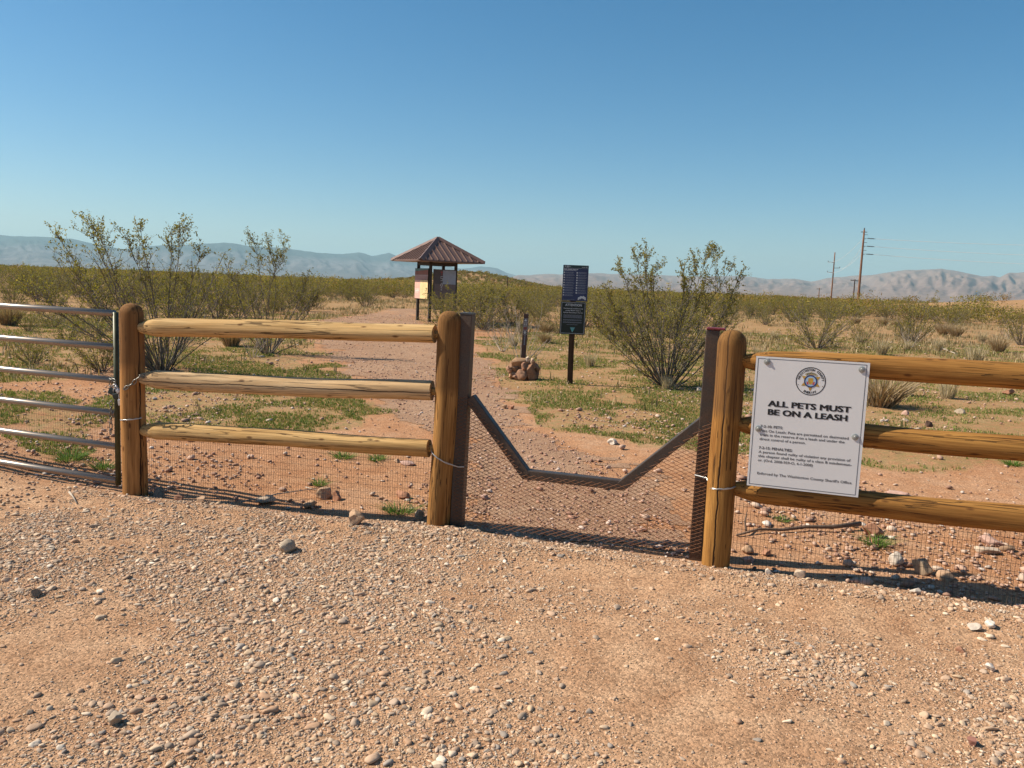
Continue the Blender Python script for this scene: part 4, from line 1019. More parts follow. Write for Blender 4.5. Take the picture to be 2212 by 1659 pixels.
stick([gz(660, 1043, .01), gz(690, 1050, .012)], .005, "short whitish twig on the dirt behind the mesh", M['deadbark'])
stick([gz(2030, 757, .03), gz(2052, 766, .03), gz(2063, 770, .03)], .03, "pale bent driftwood stick in the dry grass above the top brown rail", M['deadbark'])

# ------------------------------------------------------------------ information kiosk
kc = AT(943.5, 611, 32.85); kx, ky = kc[0], kc[1]; kz = T(kx, ky)
ks = empty("information_kiosk", (kx, ky, kz), "small roofed information kiosk with brown metal pyramid roof and poster panels", "kiosk")
KO = np.array([kx, ky, kz]); th_ = math.radians(13.5)
dirs = {'L': np.array([-math.cos(th_), math.sin(th_), 0]), 'F': np.array([-math.sin(th_), -math.cos(th_), 0]), 'R': np.array([math.cos(th_), -math.sin(th_), 0]), 'B': np.array([math.sin(th_), math.cos(th_), 0])}
hd, rd_, ez, rise = .77, 1.90, 2.34 - kz, .90
for k in 'LFRB':
    c = KO + dirs[k] * hd; u = (dirs['R'] + dirs['B']) / math.sqrt(2); v = (dirs['L'] + dirs['B']) / math.sqrt(2)
    mb = MB(); mb.box(c + Z3 * (ez - .3) / 2, .10, .10, ez + .3, u, v, Z3); bevel(mb.build("post", M['kpost'], ks), .008)
ap = KO + Z3 * (ez + rise)
mb = MB(); rim = [KO + dirs[k] * rd_ + Z3 * ez for k in 'LFRB']
lo = [p_ - Z3 * .05 for p_ in rim]
mb.add(rim + [ap] + lo, [(0, 1, 4), (1, 2, 4), (2, 3, 4), (3, 0, 4), (5, 8, 7, 6), (0, 5, 6, 1), (1, 6, 7, 2), (2, 7, 8, 3), (3, 8, 5, 0)])
for i in range(4):                                     # standing seams run down each face
    a, b = rim[i], rim[(i + 1) % 4]; e = (b - a) / np.linalg.norm(b - a); L = np.linalg.norm(b - a); midp = (a + b) / 2; up = ap - midp; upl = np.linalg.norm(up); up = up / upl; nrm = np.cross(e, up); nrm = nrm if nrm[2] > 0 else -nrm
    for k in range(1, 11):
        t = k / 11. * L; hl = upl * (1 - abs(2 * t / L - 1)) - .10
        if hl < .06: continue
        p0 = a + e * t; mb.box(p0 + up * (hl / 2 + .01) + nrm * .016, .028, hl, .034, e, up, nrm)
rf = mb.build("roof", M['roof'], ks)
for i in range(4):
    a = rim[i]; d = ap - a; L = np.linalg.norm(d); d = d / L; s = np.cross(d, Z3); s /= np.linalg.norm(s); u = np.cross(s, d)
    mb = MB(); P_ = [(-.13, -.075), (0, .03), (.13, -.075), (.12, -.09), (0, .005), (-.12, -.09)]
    mb.prism(P_, a - d * .02 + u * .045, s, u, d, L); mb.build("hip_cap", M['roof'], rf)
mb = MB(); mb.tube([ap - Z3 * .02, ap + Z3 * .03], [.09, .02], 8); mb.build("finial", M['roof'], rf)
mb = MB()
for i in range(4):
    a, b = [KO + dirs['LFRB'[j % 4]] * (hd + .02) + Z3 * (ez - .12) for j in (i, i + 1)]; e = (b - a); L = np.linalg.norm(e); e = e / L; mb.box((a + b) / 2, L, .05, .12, e, np.cross(Z3, e), Z3)
mb.build("roof_beam", M['rooftrim'], ks)
def kpanel(ka, kb, z1, z0, ext0, ext1, name):
    a = KO + dirs[ka] * hd; b = KO + dirs[kb] * hd; e = (b - a) / np.linalg.norm(b - a); nrm = np.array([e[1], -e[0], 0]); nrm = nrm if nrm @ KO[:3] < 0 else -nrm
    L = np.linalg.norm(b - a); a2 = a - e * ext0; Lp = L + ext0 - ext1; c = a2 + e * Lp / 2 + nrm * .075 + Z3 * (z0 + z1) / 2
    mb = MB(); mb.box(c, Lp, .03, z1 - z0, e, nrm, Z3); o = mb.build(name, M['kpost'], ks)
    return o, Panel(a2 + nrm * .0915 + Z3 * z1, e, -Z3, nrm), Lp, z1 - z0
o, pk, kw, kh = kpanel('L', 'F', 2.06, .88, .13, .02, "map_panel")
def flat(c): return plain("print_ink", c, .6, 0, .12, 6)
def cell(name, parent, pan, u0, v0, u1, v1, c, h=.001): mb = MB(); pan.rect(mb, u0, v0, u1, v1, h); return mb.build(name, flat(c), parent)
cell("sky_print", o, pk, .01, .01, kw - .01, .10, (.10, .20, .20)); 
mb = MB(); pk.shape(mb, [(.01, .24), (.01, .10), (.25, .11), (.55, .085), (kw - .01, .06), (kw - .01, .25)], .002); mb.build("cliff_print", flat((.26, .10, .07)), o)
cell("heading_print", o, pk, .01, .25, kw - .01, .275, (.45, .33, .3)); cell("brown_print", o, pk, .01, .276, kw - .01, .46, (.36, .22, .2))
cell("pink_print", o, pk, .01, .46, kw * .42, kh - .01, (.66, .38, .31)); cell("map_print", o, pk, kw * .42, .40, kw - .01, kh - .01, (.75, .56, .28))
mb = MB(); pk.dashes(mb, .05, kw * .36, .80, .022, .002, rgd); pk.dashes(mb, .05, kw * .36, .86, .03, .002, rgd); pk.dashes(mb, .05, kw * .3, .92, .02, .002, rgd); mb.build("caption_print", flat((.72, .68, .64)), o)
mb = MB()
for k in range(6):
    x = kw * (.5 + .07 * k); pk.shape(mb, [(x, .6 + .05 * math.sin(k)), (x + .01, .6 + .05 * math.sin(k)), (x + .03 * math.cos(k * 2), .95), (x - .012 + .03 * math.cos(k * 2), .95)], .002)
mb.build("map_lines", flat((.5, .4, .2)), o)
o, pk, kw, kh = kpanel('F', 'R', 2.04, .92, -.09, .02, "story_panel")
cell("dark_print", o, pk, .01, .01, kw - .01, kh - .01, (.10, .08, .075)); cell("grey_blue_area", o, pk, .40, .03, kw - .02, .56, (.34, .38, .44), .002); cell("rock_print", o, pk, .05, .56, kw - .02, kh - .02, (.17, .125, .11), .002)  # dark field, plain grey-blue rectangle at upper right, brown lower part
mb = MB(); pk.annulus(mb, .35, .60, .035, .055, .004, 16); pk.rect(mb, .33, .52, .40, .535, .004)
for v in (.26, .34, .42): pk.rect(mb, .30, v, .40, v + .018, .004)
for v in (.26, .34): pk.rect(mb, .30 if v < .3 else .38, v, .318 if v < .3 else .40, v + .07, .004)
for v in (.70, .78): pk.shape(mb, [(.30, v), (.36, v - .02), (.38, v + .03)], .004)
mb.build("vertical_lettering", flat((.55, .53, .52)), o)
mb = MB(); pk.rect(mb, .30, .08, .385, .13, .004); pk.rect(mb, .33, .15, .36, .22, .004); mb.build("red_lettering", flat((.35, .07, .07)), o)

# ------------------------------------------------------------------ utility poles and lines
def zof(px, py, x, y):
    d = ray(px, py); return EYE + d[2] / d[1] * y
def pole(px, pyb, pyt, depth, r, mt, label, arms=()):
    c = AT(px, pyb, depth); x, y = c[0], c[1]; z0 = T(x, y); lo, hi = 0., 60.
    for _ in range(60):
        m2 = (lo + hi) / 2
        if proj((x, y, m2))[1] > pyt: lo = m2
        else: hi = m2
    e = empty("utility_pole", (x, y, z0), label, "utility pole", "wooden utility poles crossing the plain")
    me = log_mesh(lo - z0 + .5, r, r * .62, 50, n=12, rings=8, wob=.0); o = link("pole", me, mt, e, True); o.matrix_parent_inverse = Matrix(); o.location = (0, 0, -.5)
    return e, np.array([x, y, lo]), z0
e1, t1, b1 = pole(1853, 655, 497, 150, .24, M['pole'], "tallest wooden utility pole with three long insulators on its side")
px_1 = 150 / FPX
wd = np.array([1., -.25, 0]); wd /= np.linalg.norm(wd); INS = []
mb = MB(); mb.tube([t1 - np.array([.55, 0, .35]), t1 + np.array([.55, 0, -.35])], .06, 5); mb.tube([t1, t1 + Z3 * .35], .10, 6); mb.build("top_bracket", M['poledark'], e1)
for py in (516, 533, 550):
    z = zof(1860, py, 0, 150); c = np.array([t1[0], t1[1], z])
    mb = MB(); mb.tube([c + Z3 * .75, c + Z3 * .75 + np.array([.7, 0, .02])], .035, 5); mb.tube([c, c + np.array([.4, 0, 0])], .03, 5); mb.build("bracket", M['poledark'], e1)
    a = c + np.array([.75, -.1, .12]); b = a + np.array([.95, -.2, -.03]); mb = MB()
    for k in range(9): q = a + (b - a) * k / 8.; q2 = a + (b - a) * (k + .5) / 8.; mb.tube([q, q2], [.11, .09], 7)
    mb.tube([a - (b - a) * .6, b + (b - a) * .3], .03, 5); mb.build("insulator", M['insul'], e1); INS.append((c, b + (b - a) * .3))
e2, t2, b2 = pole(1795, 648, 545, 230, .22, M['pole'], "second tall utility pole with short side arms, left of the tallest pole")
for py, s in ((567, -1), (579, 1), (589, -1)):
    c = np.array([t2[0], t2[1], zof(1799, py, 0, 230)]); mb = MB(); mb.tube([c, c + np.array([s * 1.7, 0, .1])], .06, 5); mb.tube([c + np.array([s * 1.65, 0, .1]), c + np.array([s * 1.65, 0, .45])], .07, 5); mb.build("side_arm", M['poledark'], e2)
e3, t3, b3 = pole(1842, 658, 603, 190, .17, M['poledark'], "short dark utility pole with a crossarm, just left of the tallest pole")
mb = MB(); mb.box(t3 - Z3 * .35, 1.9, .12, .13); 
for k in (-.85, -.4, .85): mb.tube([t3 + np.array([k, 0, -.28]), t3 + np.array([k, 0, -.02])], .05, 5)
mb.build("crossarm", M['poledark'], e3)
e4, t4, b4 = pole(1768, 648, 622, 260, .17, M['pole'], "shortest brown utility pole half hidden in the scrub left of the others")
mb = MB(); mb.box(t4 - Z3 * .3, 1.6, .12, .12); mb.build("crossarm", M['poledark'], e4)
e5, t5, b5 = pole(1096, 611, 598, 170, .15, M['poledark'], "lone dark utility pole rising from the scrub right of the kiosk")
def cable(a, b, sag, r, label):
    a = np.array(a); b = np.array(b); P_ = [a + (b - a) * t - Z3 * sag * 4 * t * (1 - t) for t in np.linspace(0, 1, 18)]
    mb = MB(); mb.tube(P_, r, 5, False); o = mb.build("power_line", M['cable'], None, True, off=tuple(a)); o.location = a; tag(o, label, "power line", "power lines on the tall poles")
nm = ("highest", "middle", "lowest")
for k, (c, b) in enumerate(INS):
    far = AT(2330, 534 + 20 * k - (3 if k == 0 else 0), 148); cable(b, far, .25, .030, nm[k] + " of the three white wires running right from the tallest pole")
    s = (-1, 1, -1)[k]; c2 = np.array([t2[0] + s * 1.65, t2[1], zof(1799, (567, 579, 589)[k], 0, 230)]); cable(c + np.array([-.2, 0, 0]), c2, 1.2, .018, nm[k] + " of the three thin wires between the two tallest poles")

# ------------------------------------------------------------------ creosote bushes
LEAFC = np.array([(.25, .210, .045), (.31, .24, .050), (.20, .185, .044), (.36, .265, .07), (.155, .148, .04)])
LEAFP = np.array([.32, .26, .2, .12, .10])
def tube_np(P, r0, r1, n=4):
    """P (k,m,3) polylines -> verts, quads (no caps)"""
    k, m_, _ = P.shape; t = np.gradient(P, axis=1); t /= np.linalg.norm(t, axis=2, keepdims=True) + 1e-9
    ref = np.where(np.abs(t[..., 2:3]) > .9, np.array([1., 0, 0]), np.array([0, 0, 1.])); a = np.cross(t, ref); a /= np.linalg.norm(a, axis=2, keepdims=True) + 1e-9; b = np.cross(t, a)
    r = r0[:, None] + (r1 - r0)[:, None] * np.linspace(0, 1, m_)[None]
    an = np.arange(n) * 2 * np.pi / n
    V = P[:, :, None] + r[:, :, None, None] * (np.cos(an)[None, None, :, None] * a[:, :, None] + np.sin(an)[None, None, :, None] * b[:, :, None])
    idx = np.arange(k * m_ * n).reshape(k, m_, n)
    Q = np.stack([idx[:, :-1], np.roll(idx, -1, 2)[:, :-1], np.roll(idx, -1, 2)[:, 1:], idx[:, 1:]], -1).reshape(-1, 4)
    return V.reshape(-1, 3), Q
def polyl(B, D, L, m_, curve, wig, rg_):
    """curved polylines from B along D; curve bends towards up"""
    k = len(B); P = np.zeros((k, m_, 3)); P[:, 0] = B; d = D.copy(); st_ = L / (m_ - 1)
    for i in range(1, m_):
        d = d + np.array([0, 0, 1.]) * curve[:, None] + rg_.normal(0, wig, (k, 3)); d /= np.linalg.norm(d, axis=1, keepdims=True)
        P[:, i] = P[:, i - 1] + d * st_[:, None]
    return P
def at_t(P, t):
    k, m_, _ = P.shape; f = t * (m_ - 1); i = np.minimum(f.astype(int), m_ - 2); u = (f - i)[:, None]; j = np.arange(k)
    return P[j, i] * (1 - u) + P[j, i + 1] * u, P[j, i + 1] - P[j, i]
def leaves_at(C_, size, rg_, cols):
    n = len(C_); a = rg_.normal(size=(n, 3)); a[:, 2] = np.abs(a[:, 2]) * .9 + .2; a /= np.linalg.norm(a, axis=1, keepdims=True)
    b = np.cross(a, rg_.normal(size=(n, 3))); b /= np.linalg.norm(b, axis=1, keepdims=True) + 1e-9; s = (size * rg_.uniform(.6, 1.3, n))[:, None]
    V = np.stack([C_, C_ + a * s * .5 + b * s * .36, C_ + a * s, C_ + a * s * .5 - b * s * .36], 1).reshape(-1, 3)
    return V, np.arange(n * 4), np.asarray(cols)
def bush_data(seed, H, W, ns=26, sec=6, tw=5, lpt=7, leaf=.022, bare_low=.38, dens=1.0, low=.22, sprigs=()):
    rg_ = np.random.default_rng(seed); SV = []; SQ = []; off = 0
    def add(V, Q):
        nonlocal off
        SV.append(V); SQ.append(Q + off); off += len(V)
    ph = np.arange(ns) * 2.39996 + rg_.uniform(-.4, .4, ns); tilt = np.arctan(W / H * rg_.uniform(.12, 1.0, ns) ** .7 * 1.15)
    B = np.stack([np.cos(ph) * .09 * rg_.random(ns), np.sin(ph) * .09 * rg_.random(ns), np.full(ns, -.05)], 1)
    D = np.stack([np.cos(ph) * np.sin(tilt), np.sin(ph) * np.sin(tilt), np.cos(tilt)], 1)
    L = H * rg_.uniform(.66, 1.0, ns) / np.maximum(np.cos(tilt), .45) * np.where(tilt > .8, .85, 1.0)
    lo_ = rg_.random(ns) < low                      # low skirts near the ground
    el_ = np.where(lo_, rg_.uniform(.35, .75, ns), np.pi / 2 - tilt); D = np.stack([np.cos(ph) * np.cos(el_), np.sin(ph) * np.cos(el_), np.sin(el_)], 1); L = np.where(lo_, W * rg_.uniform(.6, 1.05, ns), L)
    if sprigs:
        for i, (sx, sy, sh) in enumerate(sprigs):
            D[i] = np.array([sx, sy, sh]); L[i] = np.linalg.norm(D[i]) * 1.02; D[i] /= np.linalg.norm(D[i])
    P = polyl(B, D, L, 9, rg_.uniform(0, .05, ns), .075, rg_)
    if not sprigs: P[:, :, 2] = np.minimum(P[:, :, 2], H * 1.03)
    for i, q_ in enumerate(sprigs):                  # the tall shoots end where they were measured
        P[i] += (np.array(q_) - P[i, -1])[None] * np.linspace(0, 1, 9)[:, None]
    add(*tube_np(P, rg_.uniform(.008, .015, ns) * H / 1.8, np.full(ns, .003), 5))
    k = ns * sec; si = np.repeat(np.arange(ns), sec); t = np.tile((np.arange(sec) + .5) / sec, ns) * (1 - bare_low) * .97 + bare_low + rg_.uniform(-.05, .05, k)
    if sprigs:
        xs_ = 11; si = np.concatenate([si, np.repeat(np.arange(len(sprigs)), xs_)]); t = np.concatenate([t, rg_.uniform(.58, 1.0, len(sprigs) * xs_)]); k = len(si)
    B2, d2 = at_t(P[si], np.clip(t, .1, .98)); d2 /= np.linalg.norm(d2, axis=1, keepdims=True); rn = rg_.normal(size=(k, 3)); rn[:, 2] = rn[:, 2] * .5 + .35
    D2 = d2 * 1.0 + rn * .62; D2 /= np.linalg.norm(D2, axis=1, keepdims=True); L2 = np.minimum(L[si], H * 1.05) * rg_.uniform(.13, .30, k) * (1.15 - .62 * t)
    P2 = polyl(B2, D2, L2, 5, np.full(k, .06), .12, rg_); add(*tube_np(P2, np.full(k, .004), np.full(k, .002), 3))
    k3 = k * tw; s3 = np.repeat(np.arange(k), tw); t3_ = np.tile((np.arange(tw) + .7) / tw, k)
    B3, d3 = at_t(P2[s3], np.clip(t3_, 0, 1)); d3 /= np.linalg.norm(d3, axis=1, keepdims=True) + 1e-9
    D3 = d3 + rg_.normal(size=(k3, 3)) * .7 + np.array([0, 0, .25]); D3 /= np.linalg.norm(D3, axis=1, keepdims=True); L3 = rg_.uniform(.07, .16, k3) * H / 1.8
    P3 = polyl(B3, D3, L3, 3, np.full(k3, .05), .1, rg_); add(*tube_np(P3, np.full(k3, .0018), np.full(k3, .0012), 3))
    # leaves cluster on some of the twigs, the rest stay nearly bare
    full = rg_.random(k3) < .8 * dens
    hz_ = B3[:, 2] / H; n4 = np.where(full | (hz_ > .95), (lpt * np.clip(.45 + .65 * hz_, .5, 1.5) + .5).astype(int), 1); s4 = np.repeat(np.arange(k3), n4); t4_ = rg_.uniform(.15, 1.0, len(s4)); C4, _ = at_t(P3[s4], t4_); C4 = C4 + rg_.normal(0, leaf * .5, C4.shape)
    cc = LEAFC[rg_.choice(5, len(s4), p=LEAFP)] * rg_.uniform(.75, 1.25, (len(s4), 1))
    tone = rg_.uniform(.8, 1.2, ns)[si][s3][s4]; cc = cc * tone[:, None]
    LV, LL, LC = leaves_at(C4, leaf, rg_, cc)
    return np.concatenate(SV), np.concatenate(SQ), LV, LL, LC
def bush_thing(loc, data, label, rotz=0., sc=(1, 1, 1), group=None, name="creosote_bush", cat="bush"):
    e = empty(name, loc, label, cat, group); e.rotation_euler = (0, 0, rotz); e.scale = sc
    o = link("stems", npmesh("stems", data[0], data[1].ravel(), 4), M['bark'], e, world=False)
    if len(data[2]): link("foliage", npmesh("foliage", data[2], data[3], 4, data[4]), M['leaf'], e, world=False)
    return e
def clone(e, loc, rotz, sc, label, group, name=None):
    c = e.copy(); COL.objects.link(c); c.location = loc; c.rotation_euler = (0, 0, rotz); c.scale = sc; c["label"] = label
    if name: c.name = name
    if group: c["group"] = group
    elif "group" in c: del c["group"]
    for ch in e.children:
        d = ch.copy(); COL.objects.link(d); d.parent = c
    return c
# three near bushes, each its own
b = on(350, 806)
bush_thing(b, bush_data(41, 1.75, 1.5, ns=46, sec=8, tw=5, lpt=8, leaf=.026, bare_low=.25, dens=.52,
    sprigs=[(-1.25, .2, 2.30), (-.95, -.1, 2.12), (-1.55, .0, 1.98), (.28, .0, 2.22), (.12, .1, 2.05), (-.25, -.1, 2.08), (-.62, .2, 2.0), (.62, .0, 1.8), (-1.7, -.4, 1.2), (-1.9, .1, .8), (-1.6, .2, 1.5), (-1.9, -.2, 1.1), (-1.2, -.3, 1.6)]),
    "widest creosote bush, sprawling behind the orange gate post with bare sprigs on top")
b = on(578, 767)
bush_thing(b, bush_data(42, 1.7, 1.15, ns=24, sec=7, tw=5, lpt=7, leaf=.027, bare_low=.36, dens=.6, sprigs=[(-.28, 0, 2.16), (-.02, .1, 2.08), (.30, 0, 2.12), (.75, .1, 1.5), (-.75, 0, 1.6), (.95, 0, 1.1)]),
    "thin airy creosote bush behind the top pale rail, with three tall sprigs")
b = on(1440, 834)
bush_thing(b, bush_data(43, 1.62, 1.3, low=.07, ns=54, sec=8, tw=5, lpt=9, leaf=.026, bare_low=.26, dens=.66,
    sprigs=[(-.42, 0, 2.20), (-.55, .2, 2.0), (-.25, .2, 1.95), (.55, 0, 2.16), (.66, .2, 2.04), (.40, .2, 1.98), (.95, .1, 1.95), (-.85, 0, 1.85), (1.12, .2, 1.85), (-1.1, 0, 1.3), (-1.2, .2, .95), (.2, .2, 2.0), (-1.05, -.2, 1.5), (.95, 0, 1.5), (-1.25, .1, 1.15)]),
    "dense tall creosote bush between the notice post and the red-capped steel post")
# generic shapes for the bushes further off
VAR = [bush_data(60 + i, 1.65 + .1 * (i % 2), 1.25 + .12 * (i % 3), ns=30, sec=7, tw=4, lpt=6, leaf=.044, bare_low=.16, dens=.75) for i in range(6)]
protos = []
spots = [  # px, py of the foot, height, width factor, label
 (960, 712, 1.25, 1.15, "low creosote bush covering the foot of the kiosk's dark panel"),
 (1046, 712, 1.55, 1.25, "broad creosote bush right of the kiosk, casting a dark shadow strip"),
 (1104, 700, 1.35, 1.1, "creosote bush straight behind the brown trail marker"),
 (1163, 660, 1.6, 1.1, "dark-footed creosote bush between the trail marker and the notice post"),
 (790, 661, 1.62, 1.25, "round creosote bush alone at the bend of the trail left of the kiosk"),
 (650, 671, 1.7, 1.15, "shady creosote bush at the left edge of the trail"),
 (1620, 690, 1.3, 1.1, "creosote bush seen right above the red steel cap"),
 (1710, 698, 1.35, 1.0, "dark-stemmed creosote bush standing below the second tall pole, left one"),
 (1790, 696, 1.35, .95, "dark-stemmed creosote bush nearly under the second tall pole"),
 (1970, 740, 1.65, .85, "tall green creosote bush alone in the dry grass above the leash sign"),
 (2205, 748, 1.45, 1.0, "grey-footed creosote bush at the photo's right edge"),
 (2065, 700, 1.4, 1.2, "large creosote bush behind the brown grass tufts on the right"),
 (470, 700, 1.6, 1.2, "bushy creosote between the widest bush and the thin airy bush"),
 (115, 712, .55, 1.5, "low dark green shrub under the left end of the top gate bar"),
 (62, 722, .42, 1.3, "small yellowish shrub near the photo's left edge"),
 (70, 790, .5, 1.2, "brownish low shrub behind the second and third gate bars"),
 (205, 742, .6, 1.3, "grey-green low shrub left of the widest creosote bush"),
 (222, 806, .62, 1.5, "low tangled creosote shoots reaching along the ground beside the gate stile"),
 (150, 752, .5, 1.4, "low grey-olive shrub between the first and second gate bars"),
 (28, 665, 1.0, 1.3, "olive shrub at the photo's left edge, well above the top gate bar"),
 (120, 668, .9, 1.25, "olive shrub above the middle of the top gate bar"),
 (215, 690, .8, 1.3, "olive shrub just left of the orange gate post's top"),
 (1310, 700, 1.5, 1.2, "creosote bush just right of the notice post, behind the dense tall one"),
]
for i, (px_, py_, h, wf, lb) in enumerate(spots):
    d = VAR[i % 6]; p_ = on(px_, py_); hh_ = h / 1.7; sc_ = (hh_ * wf, hh_ * wf, hh_)
    if i < 6: protos.append(bush_thing(p_, d, lb, i * 1.3, sc_))
    else: clone(protos[i % 6], p_, i * 1.7, sc_, lb, None)
taken = [on(s[0], s[1])[:2] for s in spots] + [on(350, 806)[:2], on(578, 767)[:2], on(1440, 834)[:2], (kx, ky)]
GRPS = {0: ("creosote bush in the scrub left of the trail", "creosote bushes left of the trail"), 1: ("creosote bush in the scrub between the kiosk and the leash sign", "creosote bushes behind the signs"), 2: ("creosote bush in the scrub below the utility poles and tan mountains", "creosote bushes below the utility poles")}
open_r = poly([(1560, 815), (1560, 702), (1700, 700), (1850, 690), (2300, 705), (2300, 1000)]); open_l = poly([(-300, 860), (-300, 650), (250, 655), (420, 690), (720, 740), (720, 860)])
rgb = np.random.default_rng(77); cnt = 0; tries = 0; PTH = [PATH]
while cnt < 285 and tries < 40000:
    tries += 1
    y = 19 + 62 * rgb.random() ** .75; x = y * rgb.uniform(-.66, .66); u, v, w_ = proj((x, y, 0))
    if not (-90 < u < 2300): continue
    if inside(open_r, np.array([x]), np.array([y]))[0] and rgb.random() > .03: continue
    if inside(open_l, np.array([x]), np.array([y]))[0] and rgb.random() > .05: continue
    if inside(PATH, np.array([x, x + .9, x - .9]), np.array([y, y, y])).any(): continue
    if 690 < u < 930 and v > 652: continue
    if 930 < u < 1560 and y < 24: continue
    if y < 32 and 560 < u < 900: continue
    if 1290 < u < 1600 and y < 20: continue
    if u > 2010 and y > 48: continue
    if any((x - a[0]) ** 2 + (y - a[1]) ** 2 < (1.55 + .010 * y) ** 2 for a in taken): continue
    taken.append((x, y)); h = rgb.uniform(.85, 1.6) / 1.7; h *= 1.0 if rgb.random() > .12 else .6; wf = rgb.uniform(.95, 1.35)
    g = 0 if u < 930 else (1 if u < 1600 else 2); cnt += 1
    clone(protos[int(rgb.integers(6))], (x, y, T(x, y)), rgb.uniform(0, 6.28), (h * wf, h * wf, h), *GRPS[g])
# the rest of the plain reads as one mass
def scrub(name, X, Y, label, leaves_n, lsize, seed, hmul=1.0):
    rg_ = np.random.default_rng(seed); n = len(X); Hh = rg_.uniform(.7, 1.55, n) * hmul * np.where(rg_.random(n) < .12, 1.35, 1.0); Ww = Hh * rg_.uniform(.65, .95, n); Zg = tz(X, Y)
    k = n * leaves_n; i = np.repeat(np.arange(n), leaves_n); a = rg_.uniform(0, 2 * np.pi, k); r = rg_.random(k) ** .5; u = rg_.random(k) ** .75
    rad = Ww[i] * r * (.22 + .78 * np.sqrt(u)) * (1 + .25 * np.sin(3 * a + i)); z = Hh[i] * (.10 + .9 * u * (1 - .28 * r ** 2)) * rg_.uniform(.85, 1.08, k)
    C_ = np.stack([X[i] + rad * np.cos(a), Y[i] + rad * np.sin(a), Zg[i] + z], 1)
    tone = (rg_.uniform(.7, 1.2, (n, 1)) * np.where(rg_.random((n, 1)) < .3, np.array([[1.15, .92, .95]]), np.array([[1., 1., 1.]])))[i]; woody = ((u < .30) & (rg_.random(k) < .85)) | (rg_.random(k) < .22)
    cc = np.where(woody[:, None], np.array([.27, .21, .14]), LEAFC[rg_.choice(5, k, p=LEAFP)] * .95) * tone
    V, L, Cc_ = leaves_at(C_, lsize * (.6 + .4 * Hh[i]) * (1 + np.hypot(X[i], Y[i]) / 260.), rg_, cc)
    o = link(name, npmesh(name, V, L, 4, Cc_), M['leaf']); tag(o, label, "scrub", kind="stuff")
n = 12000; dd = 70 + 750 * rgb.random(n) ** 1.5; az = rgb.uniform(-.95, .95, n); X = dd * np.sin(az); Y = dd * np.cos(az)
keep = (fbm(X * .012, Y * .012, 91, 3) > .27) & ~((np.hypot((X - 84) / 34, (Y - 104) / 26) < 1.5) & (rgb.random(n) > .3)); X, Y = X[keep], Y[keep]
near = np.hypot(X, Y) < 190
scrub("scrub", X[near], Y[near], "creosote scrub covering the plain beyond the kiosk", 150, .085, 5)
scrub("distant_scrub", X[~near], Y[~near], "far creosote scrub merging into an olive band at the horizon", 70, .16, 6)
n = 700; dd = 14 + 60 * rgb.random(n); az = rgb.uniform(.68, 1.3, n) * rgb.choice([-1, 1], n); X = dd * np.sin(az); Y = dd * np.cos(az); kk = fence_side(X, Y) < -1.5; X, Y = X[kk], Y[kk]
scrub("side_scrub", X, Y, "creosote scrub outside the photo's edges", 260, .06, 7)

# ------------------------------------------------------------------ dry grass clumps, dead shrubs, green tufts
STRAW = np.array([(.50, .40, .25), (.44, .35, .21), (.56, .47, .33), (.38, .30, .19)])
def clump_data(seed, H, R_, n, cols, wid=.006, fl=.55):
    rg_ = np.random.default_rng(seed); a = rg_.uniform(0, 2 * np.pi, n); r = R_ * .35 * rg_.random(n) ** .5; l = rg_.uniform(.02, fl, n) * R_ / H * 1.6; h = H * rg_.uniform(.45, 1.0, n)
    P = np.stack([r * np.cos(a), r * np.sin(a), np.full(n, -.01)], 1); a2 = a + rg_.normal(0, .5, n); dx, dy = np.cos(a2), np.sin(a2); f = rg_.uniform(0, 2 * np.pi, n); sx, sy = np.cos(f), np.sin(f)
    s = np.stack([sx * wid, sy * wid, np.zeros(n)], 1); m1 = P + np.stack([dx * l * h * .4, dy * l * h * .4, h * .55], 1); m2 = P + np.stack([dx * l * h, dy * l * h, h], 1)
    V = np.stack([P - s, P + s, m1 + s * .7, m1 - s * .7, m2], 1).reshape(-1, 3); b = np.arange(n) * 5; L = np.stack([b, b + 1, b + 2, b + 3, b + 3, b + 2, b + 4], 1).ravel()
    C_ = np.asarray(cols)[rg_.integers(0, len(cols), n)] * rg_.uniform(.8, 1.2, (n, 1)); return V, L, np.tile([4, 3], n), np.repeat(C_, 2, 0)
DRY = [npmesh("dry_grass", *clump_data(200 + i, .5, .36, 240, STRAW)) for i in range(4)]
BRNG = [npmesh("brown_grass", *clump_data(220 + i, .42, .3, 420, [(.38, .27, .16), (.31, .215, .13), (.45, .34, .21)], fl=.9)) for i in range(2)]
GRT = [npmesh("grass_tuft", *clump_data(240 + i, .09, .12, 160, [(.10, .20, .035), (.14, .23, .05), (.20, .25, .08)], wid=.0022, fl=1.0)) for i in range(3)]
def put(name, me, mt, px_, py_, sc, label, cat, group, i):
    if not me.materials: me.materials.append(mt)
    o = bpy.data.objects.new(name, me); COL.objects.link(o); o.location = on(px_, py_); o.rotation_euler = (0, 0, i * 1.9); o.scale = sc if isinstance(sc, tuple) else (sc, sc, sc); tag(o, label, cat, group); return o
n = 260000; d = 9 + 62 * rgb.random(n) ** 1.2; az = rgb.uniform(-.72, .72, n); x = d * np.sin(az); y = d * np.cos(az)
w_ = sst(.42, .68, fbm(x * .45, y * .45, 101, 4)) * np.where(inside(GR4, x, y), .7, np.where(d > 17, sst(15, 30, d), .05)) * (1 - inside(PATH, x, y)); k = (rgb.random(n) < w_ * .4) & (fence_side(x, y) < -2)
x, y, d = x[k], y[k], d[k]; cc_ = np.array([(.40, .30, .17), (.32, .24, .13), (.24, .19, .09), (.18, .16, .06), (.48, .38, .24)])[rgb.choice(5, len(x), p=[.28, .25, .2, .15, .12])]
